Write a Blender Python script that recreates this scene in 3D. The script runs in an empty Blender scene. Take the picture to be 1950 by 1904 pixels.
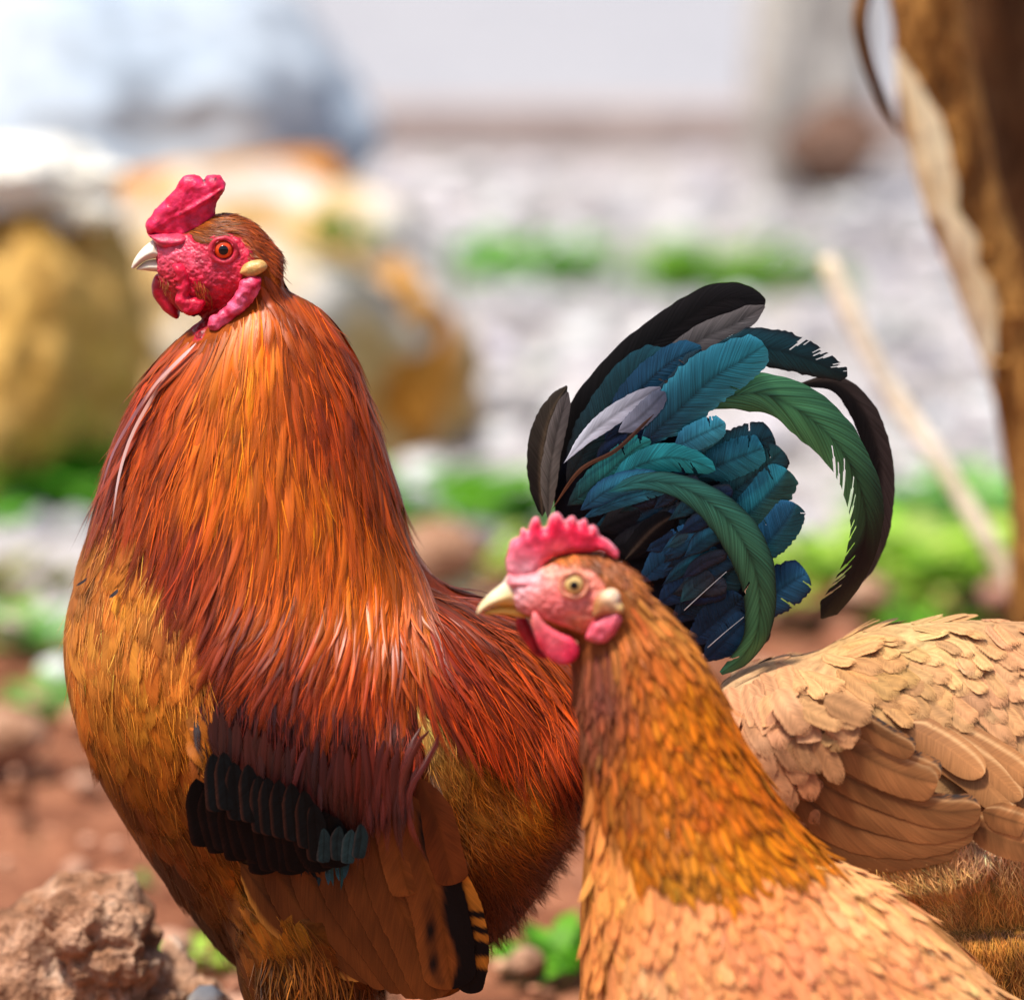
import bpy, bmesh, math
import numpy as np
from mathutils import Vector, noise as mn
from mathutils.bvhtree import BVHTree

rng = np.random.default_rng(11)
S = bpy.context.scene
COL = S.collection

# ------------------------------------------------------------------ camera, light, exposure
PITCH = math.radians(12.0)
DIST, ZC = 3.0, 0.42
LENS = 180.0
KPX = (36.0 / LENS) / 1950.0            # photo coordinates below run over a 1950 x 1904 sheet
CAM = np.array([0.0, -DIST * math.cos(PITCH), ZC + DIST * math.sin(PITCH)])
FWD = np.array([0.0, math.cos(PITCH), -math.sin(PITCH)])
UP = np.array([0.0, math.sin(PITCH), math.cos(PITCH)])
RIGHT = np.array([1.0, 0.0, 0.0])

cd = bpy.data.cameras.new("camera")
cam = bpy.data.objects.new("camera", cd)
COL.objects.link(cam)
cam.location = CAM
cam.rotation_euler = (math.pi / 2 - PITCH, 0, 0)
cd.sensor_width = 36.0
cd.lens = LENS
cd.clip_start, cd.clip_end = 0.1, 400.0
cd.dof.use_dof = True
cd.dof.focus_distance = 2.965
cd.dof.aperture_fstop = 3.4
S.camera = cam

SUN_EL, SUN_AZ = math.radians(70), math.radians(-128)   # azimuth from +Y, clockwise: behind the camera, to the left
w = bpy.data.worlds.new("World")
S.world = w
w.use_nodes = True
nt = w.node_tree
sky = nt.nodes.new("ShaderNodeTexSky")
sky.sky_type = 'NISHITA'
sky.sun_disc = False
sky.sun_elevation = SUN_EL
sky.sun_rotation = SUN_AZ
sky.dust_density = 3.0
bg = nt.nodes["Background"]
nt.links.new(sky.outputs[0], bg.inputs[0])
bg.inputs[1].default_value = 0.115
sl = bpy.data.lights.new("sun", 'SUN')
sl.energy = 4.2
sl.angle = math.radians(8)
sl.color = (1.0, 0.94, 0.84)
sun = bpy.data.objects.new("sun", sl)
COL.objects.link(sun)
sd = Vector((math.sin(SUN_AZ) * math.cos(SUN_EL), math.cos(SUN_AZ) * math.cos(SUN_EL), math.sin(SUN_EL)))
sun.rotation_euler = sd.to_track_quat('Z', 'Y').to_euler()
sun.location = sd * 20
S.view_settings.view_transform = 'Standard'
S.view_settings.look = 'None'
S.view_settings.exposure = 0.36
S.cycles.transparent_max_bounces = 24
S.view_settings.gamma = 1.0
S.view_settings.use_curve_mapping = False

# ------------------------------------------------------------------ helpers
def lin(c, gain=1.0):
    c = np.asarray(c, float) / 255.0
    l = np.where(c <= 0.04045, c / 12.92, ((c + 0.055) / 1.055) ** 2.4)
    return np.clip(l * gain, 0.0, 0.95)

def at(x, y, Y):
    """The place on the upright plane at depth Y that the photo shows at (x, y)."""
    x, y, Y = np.broadcast_arrays(np.asarray(x, float), np.asarray(y, float), np.asarray(Y, float))
    d = FWD + ((x - 975) * KPX)[..., None] * RIGHT + ((952 - y) * KPX)[..., None] * UP
    t = (Y - CAM[1]) / d[..., 1]
    return CAM + d * t[..., None]

def proj(V):
    r = np.asarray(V) - CAM
    z = r @ FWD
    return 975 + (r @ RIGHT) / z / KPX, 952 - (r @ UP) / z / KPX

def R1(p): return [(190.4 + .24414 * a, 285.6 + .24414 * b) for a, b in p]      # rooster head sketch
def H1(p): return [(856.9 + .26855 * a, 928.3 + .26855 * b) for a, b in p]      # hen head sketch
def TL(p): return [(952.1 + .42506 * a, 499.9 + .42506 * b) for a, b in p]      # tail sketch
def WG(p): return [(333.2 + .41504 * a, 1285.4 + .41504 * b) for a, b in p]     # rooster wing sketch
def W2(p): return [(1333 + .3164 * a, 1142.6 + .3164 * b) for a, b in p]        # second hen sketch

def cr(P, n):
    """Catmull-Rom through the rows of P, n samples."""
    P = np.asarray(P, float)
    if P.ndim == 1: P = P[:, None]
    Q = np.vstack([2 * P[0] - P[1], P, 2 * P[-1] - P[-2]])
    t = np.linspace(0, len(P) - 1 - 1e-9, n)
    i = t.astype(int); f = (t - i)[:, None]
    a, b, c, d = Q[i], Q[i + 1], Q[i + 2], Q[i + 3]
    return .5 * (2 * b + (c - a) * f + (2 * a - 5 * b + 4 * c - d) * f**2 + (3 * b - a - 3 * c + d) * f**3)

def even(P, n):
    """Resample a smooth line through P at n even steps."""
    C = cr(P, 200)
    s = np.r_[0, np.cumsum(np.linalg.norm(np.diff(C[:, :2], axis=0), axis=1))]
    t = np.linspace(0, s[-1], n)
    return np.stack([np.interp(t, s, C[:, k]) for k in range(C.shape[1])], 1)

def mesh_data(name, V, F, mat, col=None, uv=None, smooth=True):
    me = bpy.data.meshes.new(name)
    V = np.asarray(V, np.float32).reshape(-1, 3)
    Fs = F if isinstance(F, list) else [F]
    Fs = [np.asarray(f, np.int32) for f in Fs if len(f)]
    loops = np.concatenate([f.ravel() for f in Fs])
    sizes = np.concatenate([np.full(len(f), f.shape[1], np.int32) for f in Fs])
    starts = np.r_[0, np.cumsum(sizes)[:-1]].astype(np.int32)
    me.vertices.add(len(V)); me.vertices.foreach_set("co", V.ravel())
    me.loops.add(len(loops)); me.loops.foreach_set("vertex_index", loops)
    me.polygons.add(len(sizes)); me.polygons.foreach_set("loop_start", starts)
    me.polygons.foreach_set("loop_total", sizes)
    me.polygons.foreach_set("use_smooth", np.full(len(sizes), smooth, bool))
    if uv is not None:
        l = me.uv_layers.new(name="UVMap")
        l.data.foreach_set("uv", np.asarray(uv, np.float32).reshape(-1, 2)[loops].ravel())
    if col is not None:
        c = np.asarray(col, np.float32).reshape(-1, 3)
        a = me.color_attributes.new("Col", 'FLOAT_COLOR', 'POINT')
        a.data.foreach_set("color", np.c_[c, np.ones(len(c), np.float32)].astype(np.float32).ravel())
    if mat: me.materials.append(mat)
    me.update(calc_edges=True)
    return me

def mk(name, V, F, mat, parent=None, col=None, uv=None, smooth=True, kind=None):
    o = bpy.data.objects.new(name, mesh_data(name, V, F, mat, col, uv, smooth))
    COL.objects.link(o)
    if parent is not None:
        o.parent = parent
        o.matrix_parent_inverse = parent.matrix_world.inverted() if False else o.matrix_parent_inverse
        L = root_loc.get(parent.name)
        if L is not None: o.location = -L
    if kind: o["kind"] = kind
    return o

root_loc = {}
def thing(name, label, cat, loc=(0, 0, 0), group=None):
    o = bpy.data.objects.new(name, None)
    COL.objects.link(o)
    o.location = loc
    o.empty_display_size = .05
    root_loc[o.name] = Vector(loc)
    tag(o, label, cat, group)
    return o

def tag(o, label, cat, group=None):
    o["label"] = label; o["category"] = cat
    if group: o["group"] = group
    return o

def grid_faces(a, b, wrap=False, off=0):
    i = np.arange(a - 1)[:, None]; j = np.arange(b if wrap else b - 1)[None, :]
    j2 = (j + 1) % b
    return (np.stack([i * b + j, i * b + j2, (i + 1) * b + j2, (i + 1) * b + j], -1).reshape(-1, 4) + off)

def closed_tube(R):
    """Rings (n, m, 3) -> closed vertices and faces."""
    n, m, _ = R.shape
    V = np.vstack([R.reshape(-1, 3), R[0].mean(0), R[-1].mean(0)])
    j = np.arange(m); j2 = (j + 1) % m
    c0 = np.stack([np.full(m, n * m), j2, j], 1)
    c1 = np.stack([np.full(m, n * m + 1), (n - 1) * m + j, (n - 1) * m + j2], 1)
    return V, [grid_faces(n, m, True), np.vstack([c0, c1])]

def loft(st, Y, n=90, m=40, sq=1.0):
    """Stations (front x, y, back x, y, half depth) on the upright plane Y -> closed skin."""
    st = cr(st, n)
    A = at(st[:, 0], st[:, 1], Y); B = at(st[:, 2], st[:, 3], Y)
    C, r, d = (A + B) / 2, (A - B) / 2, st[:, 4]
    th = np.linspace(0, 2 * np.pi, m, endpoint=False)
    R = C[:, None] + r[:, None] * np.cos(th)[None, :, None]
    s = np.sign(np.sin(th)) * np.abs(np.sin(th)) ** sq
    R[..., 1] += d[:, None] * s[None]
    return closed_tube(R)

def tube(pts, rad, m=10):
    """pts (n,3), rad (n,) -> closed tube."""
    pts = np.asarray(pts, float); rad = np.asarray(rad, float)
    T = np.gradient(pts, axis=0); T /= np.linalg.norm(T, axis=1)[:, None] + 1e-12
    ref = np.array([0.3, 1.0, 0.1])
    N = np.cross(T, ref); N /= np.linalg.norm(N, axis=1)[:, None] + 1e-12
    Bn = np.cross(T, N)
    th = np.linspace(0, 2 * np.pi, m, endpoint=False)
    R = pts[:, None] + rad[:, None, None] * (N[:, None] * np.cos(th)[None, :, None] + Bn[:, None] * np.sin(th)[None, :, None])
    return closed_tube(R)

def join(parts):
    Vs, Fs, o = [], [], 0
    for V, F in parts:
        for f in (F if isinstance(F, list) else [F]): Fs.append(np.asarray(f) + o)
        Vs.append(V); o += len(V)
    return np.vstack(Vs), Fs

def remesh(V, F, voxel, smooth=4, factor=.5):
    me = bpy.data.meshes.new("tmp")
    fl = []
    for f in (F if isinstance(F, list) else [F]): fl += [list(map(int, q)) for q in f]
    me.from_pydata([tuple(v) for v in V], [], fl)
    o = bpy.data.objects.new("tmp", me); COL.objects.link(o)
    m = o.modifiers.new("r", 'REMESH'); m.mode = 'VOXEL'; m.voxel_size = voxel
    if smooth:
        s = o.modifiers.new("s", 'SMOOTH'); s.factor = factor; s.iterations = smooth
    dg = bpy.context.evaluated_depsgraph_get()
    e = o.evaluated_get(dg); em = e.to_mesh()
    nV = np.empty(len(em.vertices) * 3, np.float32); em.vertices.foreach_get("co", nV)
    lt = np.empty(len(em.polygons), np.int32); em.polygons.foreach_get("loop_total", lt)
    lv = np.empty(len(em.loops), np.int32); em.loops.foreach_get("vertex_index", lv)
    st = np.r_[0, np.cumsum(lt)[:-1]]
    Fo = []
    for k in (3, 4):
        s_ = st[lt == k]
        if len(s_): Fo.append(lv[s_[:, None] + np.arange(k)[None]])
    e.to_mesh_clear()
    bpy.data.objects.remove(o); bpy.data.meshes.remove(me)
    return nV.reshape(-1, 3).astype(float), Fo

def sdf(P, poly):
    """Unsigned distance of P (n,2) to the outline of poly."""
    d = np.full(len(P), 1e9)
    for a, b in zip(poly, np.roll(poly, -1, 0)):
        ab = b - a
        t = np.clip(((P - a) @ ab) / (ab @ ab + 1e-18), 0, 1)
        d = np.minimum(d, np.linalg.norm(P - (a + t[:, None] * ab), axis=1))
    return d

def inside(P, poly):
    x, y = P[:, 0], P[:, 1]; c = np.zeros(len(P), bool)
    for (x0, y0), (x1, y1) in zip(poly, np.roll(poly, -1, 0)):
        m = ((y0 > y) != (y1 > y))
        c ^= m & (x < (x1 - x0) * (y - y0) / (y1 - y0 + 1e-12) + x0)
    return c

def inflate(poly, Y, T, Rr, voxel=.0011, smooth=3, floor=.12, tilt=None, lump=0, lfreq=120, dense=True):
    """A rounded solid over an outline given in photo coordinates: thickness T, rounding Rr."""
    P = np.asarray(poly, float)
    if dense: P = cr(np.vstack([P, P[:1]]), len(P) * 4)[:-1]
    W = at(P[:, 0], P[:, 1], Y)
    n = len(W)
    a, b = W.copy(), W.copy(); a[:, 1] -= T / 2; b[:, 1] += T / 2
    V = np.vstack([a, b]); i = np.arange(n); j = (i + 1) % n
    F = [np.stack([i, j, j + n, i + n], 1), i[None, ::-1], (i + n)[None]]
    V, F = remesh(V, F, voxel, smooth)
    d = sdf(V[:, [0, 2]], W[:, [0, 2]])
    f = np.maximum(floor, np.sqrt(np.clip(1 - (1 - np.minimum(d / Rr, 1)) ** 2, 0, 1)))
    V[:, 1] = Y + (V[:, 1] - Y) * f
    if lump:
        for k in range(len(V)):
            v = Vector(V[k]) * lfreq
            V[k] += lump * np.array(mn.noise_vector(v)) + .4 * lump * np.array(mn.noise_vector(v * 2.7))
    if tilt is not None:
        V[:, 1] += tilt(V)
    return V, F

class Field:
    """Values known at photo points, blended by inverse distance."""
    def __init__(s, pts, p=3.0):
        s.xy = np.array([(a[0], a[1]) for a in pts], float)
        s.v = np.array([a[2] for a in pts], float); s.p = p
    def __call__(s, x, y):
        d = np.hypot(np.asarray(x)[..., None] - s.xy[:, 0], np.asarray(y)[..., None] - s.xy[:, 1]) + 8
        w_ = d ** -s.p
        return (w_[..., None] * s.v).sum(-2) / w_.sum(-1)[..., None]

def CF(pts, gain=1.0, p=3.0, sat=1.06):
    f = Field(pts, p)
    def g(x, y):
        c = lin(f(x, y), gain); l = c @ np.array([.3, .6, .1])
        return np.clip(l[..., None] + (c - l[..., None]) * sat, .002, .95)
    return g

def vnoise(V, freq, oct=1):
    return np.array([mn.noise(Vector(v) * freq) if oct == 1 else mn.fractal(Vector(v) * freq, 1.0, 2.0, oct) for v in V])

# ------------------------------------------------------------------ materials
def nmat(name):
    m = bpy.data.materials.new(name); m.use_nodes = True
    t = m.node_tree
    return m, t, t.nodes["Principled BSDF"]

def N(t, typ, **kw):
    n = t.nodes.new(typ)
    for k, v in kw.items():
        if k.startswith("i_"):
            key = k[2:]
            n.inputs[int(key) if key.isdigit() else key].default_value = v
        else: setattr(n, k, v)
    return n

def math_(t, op, a, b=None):
    n = t.nodes.new("ShaderNodeMath"); n.operation = op
    for i, v in enumerate((a, b)):
        if v is None: continue
        if isinstance(v, (int, float)): n.inputs[i].default_value = v
        else: t.links.new(v, n.inputs[i])
    return n.outputs[0]

def feather_mat(name, oblique, fu, fv, rough=.5, spec=.4, lo=.55, hi=1.4, bump=.25, metal=0.0, sheen=0.0, irid=None, shaft=0.0, fringe=0.0, tipf=0.0):
    m, t, b = nmat(name)
    at_ = N(t, "ShaderNodeAttribute", attribute_name="Col")
    uv = N(t, "ShaderNodeUVMap", uv_map="UVMap")
    sp = N(t, "ShaderNodeSeparateXYZ"); t.links.new(uv.outputs[0], sp.inputs[0])
    fr = math_(t, 'FRACT', sp.outputs[0])
    idx = math_(t, 'FLOOR', sp.outputs[0])
    ab = math_(t, 'ABSOLUTE', math_(t, 'SUBTRACT', fr, .5))
    cx = N(t, "ShaderNodeCombineXYZ")
    if oblique:
        v = math_(t, 'SUBTRACT', math_(t, 'MULTIPLY', sp.outputs[1], fv), math_(t, 'MULTIPLY', ab, oblique))
        u = math_(t, 'MULTIPLY', fr, fu)
    else:
        v = math_(t, 'MULTIPLY', sp.outputs[1], fv); u = math_(t, 'MULTIPLY', fr, fu)
    t.links.new(u, cx.inputs[0]); t.links.new(v, cx.inputs[1])
    t.links.new(math_(t, 'MULTIPLY', idx, 7.31), cx.inputs[2])
    nz = N(t, "ShaderNodeTexNoise"); nz.inputs["Scale"].default_value = 1.0; nz.inputs["Detail"].default_value = 3.0
    t.links.new(cx.outputs[0], nz.inputs["Vector"])
    mr = N(t, "ShaderNodeMapRange"); mr.inputs[1].default_value = .28; mr.inputs[2].default_value = .72
    mr.inputs[3].default_value = lo; mr.inputs[4].default_value = hi
    t.links.new(nz.outputs[0], mr.inputs[0])
    k = mr.outputs[0]
    if shaft:
        sh = math_(t, 'LESS_THAN', ab, .035)
        k = math_(t, 'MULTIPLY', k, math_(t, 'ADD', math_(t, 'MULTIPLY', sh, shaft), 1.0))
    mx = N(t, "ShaderNodeVectorMath", operation='SCALE')
    t.links.new(at_.outputs[0], mx.inputs[0]); t.links.new(k, mx.inputs[3])
    col = mx.outputs[0]
    if irid:
        lw = N(t, "ShaderNodeLayerWeight"); lw.inputs[0].default_value = .35
        mi = N(t, "ShaderNodeMixRGB"); mi.blend_type = 'MIX'
        t.links.new(lw.outputs["Facing"], mi.inputs[0]); t.links.new(col, mi.inputs[1])
        mi.inputs[2].default_value = (*irid, 1)
        col = mi.outputs[0]
    t.links.new(col, b.inputs["Base Color"])
    b.inputs["Roughness"].default_value = rough
    b.inputs["Specular IOR Level"].default_value = spec
    b.inputs["Metallic"].default_value = metal
    if fringe:
        wob = math_(t, 'MULTIPLY', math_(t, 'SUBTRACT', nz.outputs[0], .5), min(1.1, fringe * 2.2))
        e = math_(t, 'MULTIPLY', ab, 2.04)
        if tipf: e = math_(t, 'MAXIMUM', e, sp.outputs[1])
        e = math_(t, 'ADD', e, wob)
        am = N(t, "ShaderNodeMapRange"); am.inputs[1].default_value = 1 - fringe; am.inputs[2].default_value = 1.02
        am.inputs[3].default_value = 1.0; am.inputs[4].default_value = 0.0
        t.links.new(e, am.inputs[0]); t.links.new(am.outputs[0], b.inputs["Alpha"])
    b.inputs["Sheen Weight"].default_value = sheen
    if bump:
        bp = N(t, "ShaderNodeBump"); bp.inputs["Strength"].default_value = bump; bp.inputs["Distance"].default_value = .0012
        t.links.new(nz.outputs[0], bp.inputs["Height"]); t.links.new(bp.outputs[0], b.inputs["Normal"])
    return m

M_HACKLE = feather_mat("hackle_plume", 0, 10, 1.3, rough=.42, spec=.38, lo=.62, hi=1.32, bump=.2, fringe=.45, tipf=1)
M_VANE = feather_mat("barbed_vane", 14, 3, 26, rough=.65, spec=.18, lo=.8, hi=1.18, bump=.12, fringe=.2, tipf=1)
M_GLOSS = feather_mat("glossy_plume", 0, 9, 1.3, rough=.4, spec=.5, lo=.62, hi=1.32, bump=.15, fringe=.25, tipf=1)
M_VANE_LONG = feather_mat("long_barbed_vane", 16, 2, 70, rough=.6, spec=.18, lo=.82, hi=1.16, bump=.12, shaft=.12, fringe=.03)
M_TAIL = feather_mat("iridescent_vane", 13, 1.0, 95, rough=.27, spec=.6, lo=.5, hi=1.5, bump=.22, metal=.55, irid=(.03, .05, .09))
M_BLACK = feather_mat("black_vane", 13, 1.0, 95, rough=.5, spec=.12, lo=.6, hi=1.4, bump=.2, metal=.05)
M_STRAND = feather_mat("barb_strand", 0, 2, 2.0, rough=.45, spec=.3, lo=.75, hi=1.25, bump=0)
M_DOWN = feather_mat("down_blade", 0, 14, 1.5, rough=.8, spec=.1, lo=.75, hi=1.2, bump=.1, sheen=.2, fringe=.7, tipf=1)
M_FLUFF = feather_mat("fluff_strand", 0, 2, 2.0, rough=.8, spec=.1, lo=.8, hi=1.2, bump=0, sheen=.3)

def skin_mat(name, rough=.42, spec=.45, freq=900, bump=.5, sss=.25, var=.25):
    m, t, b = nmat(name)
    a = N(t, "ShaderNodeAttribute", attribute_name="Col")
    tc = N(t, "ShaderNodeTexCoord")
    nz = N(t, "ShaderNodeTexNoise"); nz.inputs["Scale"].default_value = freq; nz.inputs["Detail"].default_value = 4
    t.links.new(tc.outputs["Object"], nz.inputs[0])
    n2 = N(t, "ShaderNodeTexNoise"); n2.inputs["Scale"].default_value = freq * .28; n2.inputs["Detail"].default_value = 3
    t.links.new(tc.outputs["Object"], n2.inputs[0])
    mr = N(t, "ShaderNodeMapRange"); mr.inputs[1].default_value = .3; mr.inputs[2].default_value = .7
    mr.inputs[3].default_value = 1 - var; mr.inputs[4].default_value = 1 + var
    t.links.new(n2.outputs[0], mr.inputs[0])
    mx = N(t, "ShaderNodeVectorMath", operation='SCALE')
    t.links.new(a.outputs[0], mx.inputs[0]); t.links.new(mr.outputs[0], mx.inputs[3])
    t.links.new(mx.outputs[0], b.inputs["Base Color"])
    b.inputs["Roughness"].default_value = rough; b.inputs["Specular IOR Level"].default_value = spec
    if sss:
        b.inputs["Subsurface Weight"].default_value = sss
        b.inputs["Subsurface Radius"].default_value = (1.0, .25, .18)
        b.inputs["Subsurface Scale"].default_value = .003
    bp = N(t, "ShaderNodeBump"); bp.inputs["Strength"].default_value = bump; bp.inputs["Distance"].default_value = .0006
    ad = math_(t, 'ADD', nz.outputs[0], n2.outputs[0])
    t.links.new(ad, bp.inputs["Height"]); t.links.new(bp.outputs[0], b.inputs["Normal"])
    return m

M_SKIN = skin_mat("red_skin")
M_BODY = skin_mat("feathered_skin", rough=.7, spec=.15, freq=500, bump=.8, sss=0, var=.35)
M_BEAK = skin_mat("horn", rough=.35, spec=.45, freq=300, bump=.12, sss=.15, var=.1)
M_SCALE = skin_mat("leg_scales", rough=.5, spec=.3, freq=400, bump=.7, sss=0)

def plain(name, c, rough=.5, spec=.5):
    m, t, b = nmat(name)
    nz = N(t, "ShaderNodeTexNoise"); nz.inputs["Scale"].default_value = 700
    tc = N(t, "ShaderNodeTexCoord"); t.links.new(tc.outputs["Object"], nz.inputs[0])
    mi = N(t, "ShaderNodeMixRGB"); mi.inputs[1].default_value = (*[k * .75 for k in c], 1); mi.inputs[2].default_value = (*[min(1, k * 1.2) for k in c], 1)
    t.links.new(nz.outputs[0], mi.inputs[0]); t.links.new(mi.outputs[0], b.inputs["Base Color"])
    b.inputs["Roughness"].default_value = rough; b.inputs["Specular IOR Level"].default_value = spec
    return m
M_PUPIL = plain("pupil_black", (.004, .004, .008), .08, .6)

def rock_mat(name, ramp, scale, bump=.6, rough=.85, detail=6, seed=0.0, fine=40):
    """Noise-coloured mineral or bark; ramp = [(pos, colour)...]."""
    m, t, b = nmat(name)
    tc = N(t, "ShaderNodeTexCoord")
    mp = N(t, "ShaderNodeMapping"); mp.inputs["Location"].default_value = (seed, seed * 1.7, seed * .3)
    mp.inputs["Scale"].default_value = scale if isinstance(scale, tuple) else (scale,) * 3
    t.links.new(tc.outputs["Object"], mp.inputs[0])
    nz = N(t, "ShaderNodeTexNoise"); nz.inputs["Scale"].default_value = 1; nz.inputs["Detail"].default_value = detail
    nz.inputs["Roughness"].default_value = .6
    t.links.new(mp.outputs[0], nz.inputs[0])
    r = N(t, "ShaderNodeValToRGB")
    e = r.color_ramp.elements
    while len(e) < len(ramp): e.new(.5)
    for k, (p_, c) in enumerate(ramp):
        e[k].position = p_; e[k].color = (*c, 1)
    t.links.new(nz.outputs[0], r.inputs[0])
    n2 = N(t, "ShaderNodeTexNoise"); n2.inputs["Scale"].default_value = fine; n2.inputs["Detail"].default_value = 5
    t.links.new(mp.outputs[0], n2.inputs[0])
    mr = N(t, "ShaderNodeMapRange"); mr.inputs[1].default_value = .3; mr.inputs[2].default_value = .7
    mr.inputs[3].default_value = .75; mr.inputs[4].default_value = 1.25
    t.links.new(n2.outputs[0], mr.inputs[0])
    mx = N(t, "ShaderNodeVectorMath", operation='SCALE')
    t.links.new(r.outputs[0], mx.inputs[0]); t.links.new(mr.outputs[0], mx.inputs[3])
    t.links.new(mx.outputs[0], b.inputs["Base Color"])
    b.inputs["Roughness"].default_value = rough; b.inputs["Specular IOR Level"].default_value = .2
    bp = N(t, "ShaderNodeBump"); bp.inputs["Strength"].default_value = bump; bp.inputs["Distance"].default_value = .006
    t.links.new(math_(t, 'ADD', nz.outputs[0], n2.outputs[0]), bp.inputs["Height"]); t.links.new(bp.outputs[0], b.inputs["Normal"])
    return m

# ------------------------------------------------------------------ feathers
def scatter(poly, sp, jit=.45, prune=None):
    P = np.asarray(poly, float)
    x0, y0 = P.min(0); x1, y1 = P.max(0)
    ys = np.arange(y0, y1, sp * .87)
    pts = []
    for k, yv in enumerate(ys):
        xs = np.arange(x0 + (k % 2) * sp * .5, x1, sp)
        pts.append(np.c_[xs, np.full(len(xs), yv)])
    q = np.vstack(pts) + rng.uniform(-jit, jit, (sum(map(len, pts)), 2)) * sp
    return q[inside(q, P)]

def walk(bvh, roots, L, dfield, K, jit=.12, curl=0.0, Y0=0.0):
    """Feather centre lines that follow the skin: start at photo points, step along the flow."""
    Nn = len(roots)
    L = np.broadcast_to(np.asarray(L, float), (Nn,))
    ang = rng.normal(0, jit, Nn)
    cu = rng.normal(0, curl, Nn) if curl else np.zeros(Nn)
    pts = np.zeros((Nn, K, 3)); nr = np.zeros((Nn, K, 3))
    xy = roots.copy(); ok = np.ones(Nn, bool)
    o = Vector(CAM)
    miss = np.zeros(Nn, int)
    cur = np.full(Nn, np.nan); ln = np.tile(np.array([0, -1., 0]), (Nn, 1))
    for k in range(K):
        tgt = at(xy[:, 0], xy[:, 1], Y0)
        for i in range(Nn):
            if not ok[i]: continue
            d = Vector(tgt[i] - CAM).normalized()
            h, n_, _, _ = bvh.ray_cast(o, d)
            lim = 3.0 * L[i] / K * .000308 * DIST / 3 + .0015
            if h is not None and (k == 0 or abs(h.y - cur[i]) < lim):
                pts[i, k] = h; nr[i, k] = n_; cur[i] = h.y; ln[i] = n_
            elif k == 0:
                ok[i] = False
            else:
                if h is not None: cur[i] += math.copysign(lim, h.y - cur[i])
                else: cur[i] += lim * .5; miss[i] += 1
                pts[i, k] = at(xy[i, 0], xy[i, 1], cur[i]); nr[i, k] = ln[i]
        D = dfield(xy[:, 0], xy[:, 1])
        D = D / (np.linalg.norm(D, axis=1)[:, None] + 1e-9)
        a = ang + cu * k / K
        c, s = np.cos(a), np.sin(a)
        D = np.c_[D[:, 0] * c - D[:, 1] * s, D[:, 0] * s + D[:, 1] * c]
        xy = xy + D * (L / (K - 1))[:, None]
    sg = np.diff(pts, axis=1); ln_ = np.linalg.norm(sg, axis=2) + 1e-9; tn = sg / ln_[..., None]
    ok &= (miss <= K * .45) & ((tn[:, 1:] * tn[:, :-1]).sum(2).min(1) > .35)
    return pts[ok], nr[ok], ok

def prof(kind, s):
    if kind == 'lance': return np.minimum(1, (s / .2 + .08)) ** .7 * np.clip(1 - s ** 3.2, 0, 1) ** .9 + .02
    if kind == 'round':
        return np.minimum(1, s / .25 + .35) * np.sqrt(np.clip(1 - (np.clip(s - .62, 0, 1) / .385) ** 2.6, 0.004, 1))
    if kind == 'oval': return np.minimum(1, s / .3 + .3) * np.sqrt(np.clip(1 - (np.clip(s - .45, 0, 1) / .56) ** 2, 0.004, 1))
    return (1 - s ** 2) * .9 + .06

def plumes(pts, nr, hw, kind, lift, base, edge=None, tip=None, shaft=None, cup=.35, roll=.25, ew=1.6, tw=4, U=5, lift0=.0004, aspect=1.0, dark_root=.6):
    """Blades along centre lines -> V (N,K,U,3), col, uv, faces of one blade."""
    Nn, K, _ = pts.shape
    hw = np.broadcast_to(np.asarray(hw, float), (Nn,)); lift = np.broadcast_to(np.asarray(lift, float), (Nn,))
    s = np.linspace(0, 1, K); u = np.linspace(-1, 1, U)
    T = np.gradient(pts, axis=1); T /= np.linalg.norm(T, axis=2)[..., None] + 1e-12
    n = nr.copy()
    for _ in range(2):
        n[:, 1:-1] = (n[:, :-2] + 2 * n[:, 1:-1] + n[:, 2:]) / 4
    n -= (n * T).sum(2)[..., None] * T; n /= np.linalg.norm(n, axis=2)[..., None] + 1e-12
    W = np.cross(n, T)
    r = rng.normal(0, roll, Nn)[:, None, None]
    W2_ = W * np.cos(r) + n * np.sin(r); n2 = n * np.cos(r) - W * np.sin(r)
    C = pts + n * (lift0 + lift[:, None] * s[None] ** 1.3)[..., None]
    h = hw[:, None] * prof(kind, s)[None]
    V = C[:, :, None] + W2_[:, :, None] * (h[..., None] * u)[..., None] - n2[:, :, None] * (cup * h[..., None] * u ** 2)[..., None]
    base = np.broadcast_to(base, (Nn, 3))[:, None, None]
    c = np.broadcast_to(base, (Nn, K, U, 3)).copy()
    if edge is not None:
        e = (np.abs(u) ** ew)[None, None, :, None]
        c = c * (1 - e) + np.broadcast_to(edge, (Nn, 3))[:, None, None] * e
    if tip is not None:
        e = (s ** tw)[None, :, None, None]
        c = c * (1 - e) + np.broadcast_to(tip, (Nn, 3))[:, None, None] * e
    if shaft is not None:
        e = np.exp(-(u / .28) ** 2)[None, None, :, None] * .8
        c = c * (1 - e) + np.broadcast_to(shaft, (Nn, 3))[:, None, None] * e
    uu = (u * .49 + .5)[None, None] + rng.integers(0, 60, Nn)[:, None, None]
    uv = np.stack([np.broadcast_to(uu, (Nn, K, U)), np.broadcast_to(s[None, :, None], (Nn, K, U)) * aspect], -1)
    return V, c, uv, grid_faces(K, U)

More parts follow.
